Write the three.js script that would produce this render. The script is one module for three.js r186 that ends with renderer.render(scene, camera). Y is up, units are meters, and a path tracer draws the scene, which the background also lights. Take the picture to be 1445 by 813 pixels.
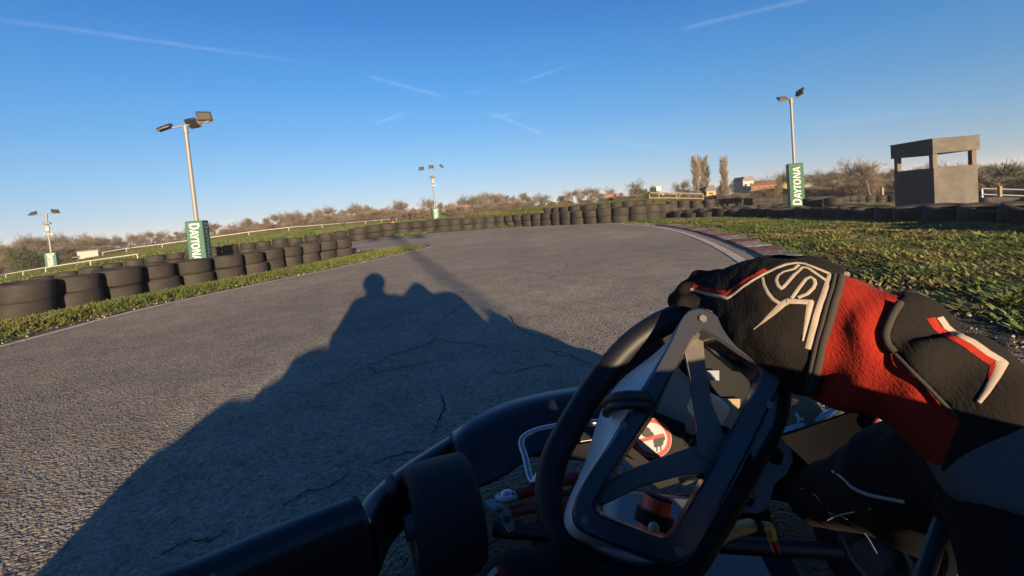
import * as THREE from 'three';
import { mergeGeometries } from 'three/addons/utils/BufferGeometryUtils.js';
import { RoundedBoxGeometry } from 'three/addons/geometries/RoundedBoxGeometry.js';
import { createNoise2D, createNoise3D } from 'simplex-noise';

// ------------------------------------------------------------------ camera, sky, sun, exposure
const V = (x, y, z) => new THREE.Vector3(x, y, z);
const R = a => a * Math.PI / 180;
const scene = new THREE.Scene();
const PW = 1445, PH = 813, F = 660, CX = 722.5, CY = 330, EYE = V(0, 0.85, 0), PITCH = R(3), ROLL = R(4.8);
const camera = new THREE.PerspectiveCamera(2 * Math.atan(PH / 2 / F) * 180 / Math.PI, PW / PH, 0.02, 1500);
camera.position.copy(EYE);
camera.lookAt(0, EYE.y - Math.tan(PITCH), -1);
camera.rotateZ(-ROLL);
camera.setViewOffset(PW, PH, 0, PH / 2 - CY, PW, PH);
camera.updateMatrixWorld(true);
camera.updateProjectionMatrix();
const renderer = new THREE.WebGLRenderer({ antialias: true });
renderer.setSize(1024, 576);
renderer.toneMapping = THREE.LinearToneMapping;
renderer.toneMappingExposure = 3.2;
renderer.shadowMap.enabled = true;
const EXPO = 3.2;

const SUN_AZ = R(16.5), SUN_EL = R(7.6);                    // behind the driver, a little to the right, low winter sun
const sunDir = V(Math.sin(SUN_AZ) * Math.cos(SUN_EL), Math.sin(SUN_EL), Math.cos(SUN_AZ) * Math.cos(SUN_EL));
const sun = new THREE.DirectionalLight(new THREE.Color().setRGB(1, 0.72, 0.44), 5);
sun.position.copy(sunDir).multiplyScalar(60);
sun.castShadow = true;
sun.shadow.mapSize.set(4096, 4096);
Object.assign(sun.shadow.camera, { left: -40, right: 40, top: 40, bottom: -40, near: 1, far: 160 });
scene.add(sun, sun.target);

// seeded noise
function rngOf(seed) { let a = seed >>> 0; return () => { a = (a + 0x6D2B79F5) | 0; let t = Math.imul(a ^ (a >>> 15), 1 | a); t = (t + Math.imul(t ^ (t >>> 7), 61 | t)) ^ t; return ((t ^ (t >>> 14)) >>> 0) / 4294967296; }; }
const n2 = createNoise2D(rngOf(11)), n3 = createNoise3D(rngOf(12));
const clamp = (x, a = 0, b = 1) => Math.min(b, Math.max(a, x));
const ss = (a, b, x) => { const t = clamp((x - a) / (b - a)); return t * t * (3 - 2 * t); };
const lerp = (a, b, t) => a + (b - a) * t;
function table(t, x) { if (x <= t[0][0]) return t[0][1]; for (let i = 1; i < t.length; i++) if (x <= t[i][0]) { const [a, b] = [t[i - 1], t[i]]; return lerp(a[1], b[1], (x - a[0]) / (b[0] - a[0])); } return t[t.length - 1][1]; }

// photo pixel -> direction (depth 1 along the view axis) and points on things
const fwd = V(0, 0, -1).applyQuaternion(camera.quaternion), rgt = V(1, 0, 0).applyQuaternion(camera.quaternion), upv = V(0, 1, 0).applyQuaternion(camera.quaternion);
const ray = (px, py) => fwd.clone().addScaledVector(rgt, (px - CX) / F).addScaledVector(upv, (CY - py) / F);
const atDepth = (px, py, d) => EYE.clone().addScaledVector(ray(px, py), d);
const atHeight = (px, py, h) => { const d = ray(px, py); return EYE.clone().addScaledVector(d, (h - EYE.y) / d.y); };
const onPlane = (px, py, P, n) => { const d = ray(px, py); return EYE.clone().addScaledVector(d, P.clone().sub(EYE).dot(n) / d.dot(n)); };

// the sky: clear winter air, paler to the horizon, with a few contrails
{
  const w = 2048, h = 1024, data = new Float32Array(w * h * 4);
  const stops = [[-90, .50, .55, .58], [0, .66, .73, .76], [1.2, .60, .73, .82], [3, .47, .70, .90], [6, .315, .615, .95], [10, .19, .50, .93], [15, .112, .40, .88], [22, .062, .275, .75], [32, .034, .175, .54], [50, .02, .10, .36], [90, .012, .06, .25]];
  const trails = [[[-40, 22], [480, 95], 1.5, .20, 0], [[520, 108], [622, 135], 1.6, .20, 1], [[530, 174], [582, 156], 1.2, .30, 0], [[730, 118], [832, 82], 1.2, .20, 0], [[965, 40], [1150, -4], 2.2, .16, 1], [[690, 158], [768, 190], 1.8, .18, 1], [[655, 132], [690, 126], 1.5, .12, 0], [[850, 195], [1040, 226], 5, .05, 0], [[1150, 176], [1360, 150], 5, .06, 0], [[690, 166], [745, 157], 3, .10, 0]]
    .map(([a, b, wd, s, e]) => { const A = ray(...a).normalize(), B = ray(...b).normalize(), N = A.clone().cross(B).normalize(), T = N.clone().cross(A); return { A, N, T, len: Math.atan2(B.dot(T), B.dot(A)), wd: .8 * wd / F, s, e }; });
  const v = V(0, 0, 0);
  for (let j = 0; j < h; j++) for (let i = 0; i < w; i++) {
    const el = ((j + .5) / h - .5) * Math.PI, th = ((i + .5) / w - .5) * 2 * Math.PI;
    v.set(Math.cos(el) * Math.cos(th), Math.sin(el), Math.cos(el) * Math.sin(th));
    const e = el * 180 / Math.PI; let k = 1; while (k < stops.length - 1 && stops[k][0] < e) k++;
    const t = clamp((e - stops[k - 1][0]) / (stops[k][0] - stops[k - 1][0])), c = [1, 2, 3].map(q => lerp(stops[k - 1][q], stops[k][q], t));
    const cg = v.dot(sunDir), ph = 0.58 + 0.43 * cg * cg + (cg > .5 ? .12 * (cg - .5) : 0);   // clear air is darkest square to the sun
    let add = 0;
    if (e > -2 && v.z < 0) for (const q of trails) {
      const s = Math.abs(v.dot(q.N)); if (s > q.wd * 4) continue;
      const a = Math.atan2(v.dot(q.T), v.dot(q.A)) / q.len; if (a < -.1 || a > 1.1) continue;
      const wob = 1 + .4 * n2(a * 9, q.len * 70); const fade = ss(-.1, .12, q.e ? a : a) * ss(1.1, q.e ? .9 : .35, a);
      add += .8 * q.s * fade * wob * Math.exp(-(s * s) / (q.wd * q.wd));
    }
    const o = (j * w + i) * 4;
    for (let q = 0; q < 3; q++) data[o + q] = (c[q] * ph + add * [.75, .62, .5][q]) / EXPO;
    data[o + 3] = 1;
  }
  const sky = new THREE.DataTexture(data, w, h, THREE.RGBAFormat, THREE.FloatType);
  sky.mapping = THREE.EquirectangularReflectionMapping; sky.magFilter = THREE.LinearFilter; sky.minFilter = THREE.LinearFilter; sky.needsUpdate = true;
  scene.background = sky; scene.environment = sky;
}

scene.fog = new THREE.FogExp2(new THREE.Color().setRGB(.62, .66, .70), 0.0007);     // thin winter haze

// ------------------------------------------------------------------ helpers
const used = {};
const numbered = n => { const k = used[n] = (used[n] ?? -1) + 1; return k ? `${n}_${String(k).padStart(3, '0')}` : n; };
function tag(o, label, category, group, kind) { o.userData = { ...o.userData, ...(label && { label }), ...(category && { category }), ...(group && { group }), ...(kind && { kind }) }; return o; }
function mesh(name, g, m, parent = scene) { const o = new THREE.Mesh(g, m); o.name = parent === scene ? numbered(name) : name; o.castShadow = o.receiveShadow = true; parent.add(o); return o; }
function group(name, p = [0, 0, 0], turn = 0) { const o = new THREE.Group(); o.name = numbered(name); o.position.set(...p); o.rotation.y = turn; scene.add(o); return o; }
function copy(o) { const c = o.clone(); c.name = numbered(o.name.replace(/_\d{3}$/, '')); c.userData = { ...o.userData }; scene.add(c); return c; }
const col = (r, g, b) => new THREE.Color().setRGB(r, g, b);
const KD = .70;                                                // paint and cloth run a little darker than first guessed, all alike
const mat = (r, g, b, rough = .8, o = {}) => new THREE.MeshStandardMaterial({ color: col(r * KD, g * KD, b * KD), roughness: rough, side: THREE.DoubleSide, ...o });
function buf(pos, idx, uv, colr) { const g = new THREE.BufferGeometry(); g.setAttribute('position', new THREE.Float32BufferAttribute(pos, 3)); if (uv) g.setAttribute('uv', new THREE.Float32BufferAttribute(uv, 2)); if (colr) g.setAttribute('color', new THREE.Float32BufferAttribute(colr, 3)); if (idx) g.setIndex(idx); g.computeVertexNormals(); return g; }
function dataTex(n, fn, srgb = false, m = n) { const d = new Uint8Array(n * m * 4); for (let j = 0; j < m; j++) for (let i = 0; i < n; i++) { const c = fn(i / n, j / m, i, j), o = (j * n + i) * 4; for (let k = 0; k < 3; k++) d[o + k] = clamp(Math.round((Array.isArray(c) ? c[k] : c) * 255), 0, 255); d[o + 3] = 255; } const t = new THREE.DataTexture(d, n, m); t.wrapS = t.wrapT = THREE.RepeatWrapping; t.magFilter = THREE.LinearFilter; t.minFilter = THREE.LinearMipmapLinearFilter; t.generateMipmaps = true; if (srgb) t.colorSpace = THREE.SRGBColorSpace; t.needsUpdate = true; return t; }
// noise that tiles over the unit square, f cells across
const hash = (x, y, s) => { let h = Math.imul(x, 374761393) ^ Math.imul(y, 668265263) ^ Math.imul(s, 1274126177); h = Math.imul(h ^ (h >>> 13), 1274126177); return ((h ^ (h >>> 16)) >>> 0) / 4294967296; };
function tn(u, v, f, s = 0) { const x = u * f, y = v * f, i = Math.floor(x), j = Math.floor(y), a = x - i, b = y - j, p = a * a * (3 - 2 * a), q = b * b * (3 - 2 * b), w = k => ((k % f) + f) % f; return lerp(lerp(hash(w(i), w(j), s), hash(w(i + 1), w(j), s), p), lerp(hash(w(i), w(j + 1), s), hash(w(i + 1), w(j + 1), s), p), q); }
const tex = (t, sx, sy = sx) => { const c = t.clone(); c.repeat.set(sx, sy); c.needsUpdate = true; return c; };
const box = (w, h, d, x = 0, y = 0, z = 0, r = 0) => (r ? new RoundedBoxGeometry(w, h, d, 2, r) : new THREE.BoxGeometry(w, h, d)).translate(x, y, z);
const tube = (pts, r, seg = 24, rs = 8, closed = false) => new THREE.TubeGeometry(new THREE.CatmullRomCurve3(pts, closed, 'centripetal'), seg, r, rs, closed);
function rod(a, b, r0, r1 = r0, n = 8) { const d = b.clone().sub(a), g = new THREE.CylinderGeometry(r1, r0, d.length(), n); g.translate(0, d.length() / 2, 0); g.applyQuaternion(new THREE.Quaternion().setFromUnitVectors(V(0, 1, 0), d.normalize())); return g.translate(a.x, a.y, a.z); }
// a section [[across, up]...] carried along a level path, caps closed
function sweep(path, section, seg = 40, scaleAt = () => [1, 1]) {
  const c = new THREE.CatmullRomCurve3(path, false, 'centripetal'), pos = [], idx = [], n = section.length;
  for (let i = 0; i <= seg; i++) { const t = i / seg, p = c.getPoint(t), d = c.getTangent(t); const s = V(-d.z, 0, d.x).normalize(), [sa, sb] = scaleAt(t); for (const [a, b] of section) pos.push(p.x + s.x * a * sa, p.y + b * sb, p.z + s.z * a * sa); }
  for (let i = 0; i < seg; i++) for (let k = 0; k < n; k++) { const a = i * n + k, b = i * n + (k + 1) % n; idx.push(a, b, a + n, b, b + n, a + n); }
  for (const e of [0, seg]) for (let k = 1; k < n - 1; k++) idx.push(e * n, e * n + k, e * n + k + 1);
  return buf(pos, idx);
}
const roundSection = (w, h, r, n = 4) => { const o = []; for (const [cx, cy, a0] of [[w / 2 - r, h / 2 - r, 0], [-w / 2 + r, h / 2 - r, 90], [-w / 2 + r, -h / 2 + r, 180], [w / 2 - r, -h / 2 + r, 270]]) for (let i = 0; i <= n; i++) { const a = R(a0 + 90 * i / n); o.push([cx + r * Math.cos(a), cy + r * Math.sin(a)]); } return o; };

// ------------------------------------------------------------------ the lie of the land
const DROP = [[-400, 20], [0, 15], [100, 9], [200, 3], [300, -1], [400, -3], [500, -4], [600, -3], [700, 0], [900, 0], [1000, 2], [1118, 7], [1250, 13], [1320, 16], [1445, 24], [1900, 30]];
function land(x, z) {
  const d = Math.hypot(x, z), az = Math.atan2(x, -z);
  const front = ss(R(115), R(75), Math.abs(az)); let y = 0;
  if (front > 0) {
    const px = CX + F * Math.tan(clamp(az, -1.1, 1.1));
    y -= front * table(DROP, px) / F * d * (az < 0 ? ss(9, 21, d) : ss(9, 28, d));
    y -= .20 * ss(12.5, 17, d) * ss(38, 25, d) * ss(R(-13), R(-25), az);             // the return leg lies in a dip
    y += 0.74 * ss(26, 33, d) * ss(R(-13), R(-2), az) * ss(R(30), R(14), az);      // grass bank behind the far barrier
  }
  return y + (d > 30 ? .12 * n2(x * .05, z * .05) * ss(30, 60, d) : 0);
}
function onLand(px, py, lift = 0) { const d = ray(px, py); let t = .3, p; for (let i = 0; i < 4000; i++) { p = EYE.clone().addScaledVector(d, t); if (p.y <= land(p.x, p.z) + lift || t > 420) break; t += Math.max(.01, .25 * (p.y - land(p.x, p.z) - lift)); } return p; }
const foot = (x, z, lift = 0) => V(x, land(x, z) + lift, z);
const L2 = (px, py) => { const p = onLand(px, py); return [p.x, p.z]; };

// outline of the asphalt, seen from above
const leftEdge = [[-5.2, 14], [-5.0, -1], L2(0, 489), L2(180, 441.5), L2(330, 408.5), L2(480, 377.5), L2(560, 359.5), L2(592, 352.5), L2(606, 348), L2(598, 345.2), L2(567, 348.6), L2(501, 354)];
const rightLine = [[2.6, 14], [2.1, 4], [1.85, 0], [2.05, -3], L2(1060, 378), L2(1030, 358.5), L2(990, 338.5), L2(950, 325.5), L2(915, 319.5), L2(880, 317), L2(840, 316.2), L2(800, 316.8), L2(760, 318.5)];
const curve2 = (pts, n) => { const c = new THREE.CatmullRomCurve3(pts.map(([x, z]) => V(x, 0, z)), false, 'centripetal'); return c.getSpacedPoints(n).map(p => [p.x, p.z]); };
const offset2 = (pts, o) => pts.map(([x, z], i) => { const a = pts[Math.max(0, i - 1)], b = pts[Math.min(pts.length - 1, i + 1)], l = Math.hypot(b[0] - a[0], b[1] - a[1]); return [x - (b[1] - a[1]) / l * o, z + (b[0] - a[0]) / l * o]; });
const leftC = curve2(leftEdge, 160), rightC = curve2(rightLine, 160), rightOut = offset2(rightC, 0.30);
const backRow = [[20, 15.5], [120, 16.5], [205, 17.8], [300, 19.2], [400, 20.6], [450, 21.2], [500, 21.7]].map(([px, d]) => { const p = atDepth(px, 360 - .08 * px, d); return [p.x, p.z]; });
const outerBase = [...backRow.map(([x, z]) => [x + .25, z + .3]), ...[[560, 334], [640, 327], [700, 322.5], [760, 319]].map(p => L2(...p))];
const outerC = curve2([[-21, -7], ...outerBase], 160);
const trackPoly = [...leftC, [leftC[159][0] - 3, leftC[159][1] + 1], [-15, -8.6], [-21, -5], ...outerC.slice(2), ...[...rightOut].reverse()];
function inPoly(poly, x, z) { let c = false; for (let i = 0, j = poly.length - 1; i < poly.length; j = i++) { const [a, b] = poly[i], [e, f] = poly[j]; if ((b > z) !== (f > z) && x < (e - a) * (z - b) / (f - b) + a) c = !c; } return c; }
function distLine(pts, x, z) { let m = 1e9; for (let i = 1; i < pts.length; i++) { const [a, b] = pts[i - 1], [c, d] = pts[i], l = (c - a) ** 2 + (d - b) ** 2 || 1e-9, t = clamp(((x - a) * (c - a) + (z - b) * (d - b)) / l); m = Math.min(m, Math.hypot(x - a - t * (c - a), z - b - t * (d - b))); } return m; }

// the outline tests, looked up on a 0.1 m raster
const thin = (l, k) => l.filter((p, i) => i % k === 0 || i === l.length - 1);
const raster = (() => {
  const x0 = -26, z0 = -36, nx = 520, nz = 500, lc = thin(leftC, 3), rc = thin(rightC, 3), tp = thin(trackPoly, 2), inn = new Uint8Array(nx * nz), dl = new Float32Array(nx * nz), dr = new Float32Array(nx * nz);
  for (let j = 0; j < nz; j++) for (let i = 0; i < nx; i++) { const x = x0 + (i + .5) * .1, z = z0 + (j + .5) * .1, o = j * nx + i; inn[o] = inPoly(tp, x, z) ? 1 : 0; dl[o] = distLine(lc, x, z); dr[o] = distLine(rc, x, z); }
  return { at: (x, z) => { const i = clamp((x - x0) / .1 - .5, 0, nx - 1.001), j = clamp((z - z0) / .1 - .5, 0, nz - 1.001), a = Math.floor(i), b = Math.floor(j), u = i - a, v = j - b, o = b * nx + a, m = f => lerp(lerp(f[o], f[o + 1], u), lerp(f[o + nx], f[o + nx + 1], u), v); return { inside: m(inn) > .5, dl: m(dl), dr: m(dr) }; } };
})();
// ------------------------------------------------------------------ ground
const grainTex = dataTex(512, (u, v) => { const a = .35 * tn(u, v, 8, 1) + .3 * tn(u, v, 32, 2) + .2 * tn(u, v, 96, 3) + .3 * tn(u, v, 256, 4); const b = tn(u, v, 12, 5); const k = .52 + .62 * a; return [k * lerp(.92, 1.06, b), k, k * lerp(1.02, .8, b)]; }, true);
const turfBump = dataTex(512, (u, v) => .3 * tn(u, v, 16, 6) + .3 * tn(u, v, 64, 7) + .4 * tn(u, v, 200, 8));
{
  const rings = [0.3]; while (rings[rings.length - 1] < 520) rings.push(rings[rings.length - 1] * 1.032 + .02);
  const NA = 640, pos = [], uv = [], c = [], idx = [];
  const green = [.050, .070, .016], lush = [.058, .090, .017], tan = [.135, .105, .045], dirt = [.115, .082, .05], field = [.070, .105, .028], scrub = [.10, .072, .04];
  for (const d of rings) for (let k = 0; k < NA; k++) {
    const a = (k + .5 * (d % .1)) / NA * 2 * Math.PI, x = d * Math.sin(a), z = -d * Math.cos(a), near = d < 34;
    let y = land(x, z), dl = 9, dr = 9;
    let inside = false;
    if (near) ({ inside, dl, dr } = raster.at(x, z));
    if (inside) y -= (Math.min(dl, Math.abs(dr - .3)) > .35) ? .05 : .012; else if (d < 26) y += .02 * n2(x * 2.2, z * 2.2) * ss(.3, .8, Math.min(dl, dr)) + .012 * n2(x * 7, z * 7) * ss(.1, .5, Math.min(dl, dr));
    pos.push(x, y, z); uv.push(x, z);
    const q = .5 + .5 * n2(x * .35, z * .35), q2 = .5 + .5 * n2(x * 1.3 + 9, z * 1.3), q3 = .5 + .5 * n2(x * .03 + 3, z * .03);
    let col3;
    if (d < 40) { col3 = green.map((g, i) => lerp(lerp(g, lush[i], q2), tan[i], .55 * ss(.5, .85, .6 * q + .4 * q2))); const dd = ss(.95, .2, dr) * (x > 0 ? 1 : 0) + ss(.85, .35, dl + .2 * (q2 - .5)); const w = clamp(dd); col3 = col3.map((g, i) => lerp(g, dirt[i] * lerp(.7, 1.1, q2), w)); }
    else { const w = ss(.45, .7, q3); col3 = field.map((g, i) => lerp(g, scrub[i], .7 * w)); const t = ss(40, 60, d); const nearc = green.map((g, i) => lerp(g, lush[i], q2)); col3 = col3.map((g, i) => lerp(nearc[i], g, t)); }
    c.push(...col3.map(v => v * .72));
  }
  for (let r = 0; r < rings.length - 1; r++) for (let k = 0; k < NA; k++) { const a = r * NA + k, b = r * NA + (k + 1) % NA; idx.push(a, b, a + NA, b, b + NA, a + NA); }
  pos.push(0, -.05, 0); uv.push(0, 0); c.push(.1, .1, .1); const ctr = pos.length / 3 - 1; for (let k = 0; k < NA; k++) idx.push(ctr, (k + 1) % NA, k);
  const m = new THREE.MeshStandardMaterial({ vertexColors: true, roughness: 1, map: tex(grainTex, .9), bumpMap: tex(turfBump, .9), bumpScale: .05, side: THREE.DoubleSide });
  tag(mesh('ground', buf(pos, idx, uv, c), m), 'rough winter turf and fields around the kart track', 'ground', null, 'structure');
}

// ------------------------------------------------------------------ asphalt with its lines, kerb and cracks
const asphaltCol = dataTex(1024, (u, v) => { const g = hash(Math.floor(u * 1024), Math.floor(v * 1024), 3), a = tn(u, v, 340, 21), b = tn(u, v, 150, 22), c = tn(u, v, 10, 23), d = tn(u, v, 40, 24); let k = .56 + .12 * (a - .5) + .11 * (b - .5) + .07 * (g - .5) + .09 * (c - .5) + .06 * (d - .5); if (a > .83) k += .10; if (b < .2) k -= .07; const w = (tn(u, v, 90, 26) - .5) * .03; return [k + w, k, k - w]; }, true);
const asphaltBump = dataTex(1024, (u, v) => { const a = tn(u, v, 420, 31), b = tn(u, v, 210, 32), c = tn(u, v, 70, 33); return .12 + .5 * a + .38 * b + .08 * c; });
const asphaltMat = new THREE.MeshStandardMaterial({ vertexColors: true, roughness: .92, map: tex(asphaltCol, .5), bumpMap: tex(asphaltBump, .5), bumpScale: .010, side: THREE.DoubleSide });
const track = (() => {
  // fine grid cells inside the outline; cells that the outline cuts are snapped to it
  const step = .2, x0 = -22, z0 = -26, nx = 134, nz = 204, pos = [], uv = [], c = [], idx = [], id = new Map();
  const shape = new THREE.Shape(trackPoly.map(([x, z]) => new THREE.Vector2(x, z)));
  const g0 = new THREE.ShapeGeometry(shape); // outline triangles, split below until small
  const P = g0.attributes.position, I = g0.index.array; let tri = [];
  for (let i = 0; i < I.length; i += 3) tri.push([0, 1, 2].map(k => [P.getX(I[i + k]), P.getY(I[i + k])]));
  const out = [];
  while (tri.length) { const t = tri.pop(), L = [0, 1, 2].map(k => Math.hypot(t[k][0] - t[(k + 1) % 3][0], t[k][1] - t[(k + 1) % 3][1])), m = L.indexOf(Math.max(...L)); const far = Math.hypot(t[0][0], t[0][1]); if (L[m] < .35 + .03 * far) { out.push(t); continue; } const a = t[m], b = t[(m + 1) % 3], e = t[(m + 2) % 3], h = [(a[0] + b[0]) / 2, (a[1] + b[1]) / 2]; tri.push([a, h, e], [h, b, e]); }
  const vtx = ([x, z]) => { const k = x.toFixed(4) + ',' + z.toFixed(4); let v = id.get(k); if (v === undefined) { v = pos.length / 3; id.set(k, v); pos.push(x, land(x, z) + .006, z); uv.push(x, z); const q = .5 + .5 * n2(x * .25, z * .25), q2 = .5 + .5 * n2(x * .9 + 5, z * .9), q4 = .5 + .5 * n2(x * .6 + 40, z * .12), k2 = lerp(.80, 1.10, q) * lerp(.92, 1.06, q2) * lerp(.90, 1.06, q4); c.push(.69 * k2, .632 * k2, .495 * k2); } return v; };
  for (const t of out) { const cr = (t[1][0] - t[0][0]) * (t[2][1] - t[0][1]) - (t[1][1] - t[0][1]) * (t[2][0] - t[0][0]); const [a, b, e] = t.map(vtx); cr < 0 ? idx.push(a, b, e) : idx.push(a, e, b); }
  return tag(mesh('asphalt_track', buf(pos, idx, uv, c), asphaltMat), 'grey tarmac kart track bending left ahead', 'track', null, 'structure');
})();
function ribbon(pts, wid, lift, uvs = 1) { const pos = [], idx = [], uv = []; let l = 0; pts.forEach(([x, z], i) => { const a = pts[Math.max(0, i - 1)], b = pts[Math.min(pts.length - 1, i + 1)], q = Math.hypot(b[0] - a[0], b[1] - a[1]) || 1, w = typeof wid === 'function' ? wid(i / (pts.length - 1)) : wid, nx = -(b[1] - a[1]) / q * w / 2, nz = (b[0] - a[0]) / q * w / 2; if (i) l += Math.hypot(x - pts[i - 1][0], z - pts[i - 1][1]); pos.push(x + nx, land(x, z) + lift, z + nz, x - nx, land(x, z) + lift, z - nz); uv.push(0, l * uvs, w * uvs, l * uvs); if (i) idx.push(2 * i - 2, 2 * i - 1, 2 * i, 2 * i - 1, 2 * i + 1, 2 * i); }); return buf(pos, idx, uv); }
{
  const paintTex = dataTex(512, (u, v) => { const a = tn(u, v, 60, 41), b = tn(u, v, 200, 42), c = tn(u, v, 9, 43); const wear = a * .5 + b * .4 + c * .35; return wear > .86 ? [.48, .47, .45] : lerp(.82, .96, b); }, true);
  const paint = mat(1.0, .96, .90, .8, { map: tex(paintTex, 1.1), bumpMap: tex(asphaltBump, .5), bumpScale: .045 });
  const rl = rightC.filter((p, i) => i > 8); mesh('edge_line', ribbon(rl, .115, .011), paint, track).userData.label = 'white edge line on the right of the bend';
  const ll = leftC.slice(0, 142).filter(([x, z]) => z < 8); mesh('edge_line', ribbon(offset2(ll, .06), .10, .011), paint, track).userData.label = 'thin white edge line beside the tyre barrier';
  // cracks in the tarmac, traced from the photograph
  const crackMat = mat(.012, .012, .013, .95);
  const cr = [[[588, 466], [604, 470], [614, 479], [606, 487], [585, 494], [560, 500], [535, 513], [512, 520], [487, 538], [455, 551], [430, 560]], [[614, 479], [640, 485], [665, 487], [690, 492], [712, 488]], [[655, 432], [640, 441], [625, 452], [606, 462], [590, 466]], [[720, 447], [728, 462], [745, 472], [760, 480]], [[782, 498], [800, 500], [815, 510], [848, 520]], [[622, 560], [628, 580], [618, 600], [612, 618]], [[770, 495], [790, 504], [812, 509]], [[430, 503], [450, 497], [462, 490], [480, 480]], [[520, 520], [532, 528], [560, 523], [590, 515], [620, 512], [650, 506]], [[400, 720], [430, 700], [470, 688], [495, 668]], [[225, 790], [260, 770], [300, 767], [330, 750]], [[600, 640], [560, 645], [520, 660]], [[700, 530], [730, 527], [760, 518], [790, 520]]];
  const rg = rngOf(77);
  for (const c of cr) { const pts = []; const w = c.map(p => L2(...p)); for (let i = 1; i < w.length; i++) for (let k = 0; k < 7; k++) { const t = k / 7; pts.push([lerp(w[i - 1][0], w[i][0], t) + .014 * (rg() - .5), lerp(w[i - 1][1], w[i][1], t) + .02 * (rg() - .5)]); } mesh('crack', ribbon(pts, t => .0045 + .006 * rg() * Math.sin(Math.PI * clamp(t + .1)), .009), crackMat, track); }
  // rubber laid down by the karts
  const rub = mat(.205, .18, .15, .85, { bumpMap: tex(asphaltBump, .5), bumpScale: .011 });
  const sk = [[[700, 344], [722, 350], [716, 360], [690, 372]], [[748, 352], [790, 362], [800, 378], [770, 398]], [[645, 352], [668, 357], [655, 368]]];
  for (const s of sk) { const pts = curve2(s.map(p => L2(...p)), 60); let i = 0; while (i < 58) { const n = 4 + Math.floor(rg() * 9), gap = 1 + Math.floor(rg() * 4); const seg = pts.slice(i, i + n); if (seg.length > 2) mesh('skid_mark', ribbon(seg, t => .02 * Math.sin(Math.PI * clamp(t, .04, .96)), .0085), rub, track); i += n + gap; } }
  // kerb blocks, red and white by turns, paint worn through to the concrete
  const wearT = s => dataTex(256, (u, v) => { const a = tn(u, v, 7, s), b = tn(u, v, 40, s + 1), c = tn(u, v, 110, s + 2), k = .45 * a + .35 * b + .3 * c; return k > .58 ? lerp(.45, .6, c) : lerp(.85, 1, b); }, true);
  const w1 = wearT(51), w2 = wearT(61);
  const red = [[.44, .12, .075], [.38, .11, .07], [.36, .14, .10]].map((c, i) => mat(...c, .9, { map: i % 2 ? w2 : w1, bumpMap: turfBump, bumpScale: .012 })), white = [[.60, .57, .51], [.52, .49, .43], [.44, .40, .34]].map((c, i) => mat(...c, .9, { map: i % 2 ? w1 : w2, bumpMap: turfBump, bumpScale: .012 }));
  const kerb = group('kerb'); tag(kerb, 'worn red and white painted kerb along the right edge of the track', 'kerb', null, 'structure');
  const inn = curve2(rightLine, 1200), kp = offset2(inn, .47).map((p, i) => [p, inn[i]]).filter(([p, q]) => q[1] < -4.3 && q[1] > -14.5 && q[0] > 0); let last = null, n = 0; const rk = rngOf(5);
  let i0 = 0; for (let i = 1; i < kp.length; i++) { if (Math.hypot(kp[i][0][0] - kp[i0][0][0], kp[i][0][1] - kp[i0][0][1]) < .62) continue; const a = kp[i0][0], b = kp[i][0], L = Math.hypot(b[0] - a[0], b[1] - a[1]) - .012, g = new RoundedBoxGeometry(.35 + .03 * rk(), .10, L, 2, .014); const o = mesh('kerb_block', g, (n % 2 ? red : white)[Math.floor(rk() * 3)], kerb); o.position.set((a[0] + b[0]) / 2, land(a[0], a[1]) - .018 + .006 * rk(), (a[1] + b[1]) / 2); o.rotation.set(R(.6 * (rk() - .5)), Math.atan2(b[0] - a[0], b[1] - a[1]), R(-2 + rk())); n++; i0 = i; }
}

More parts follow.
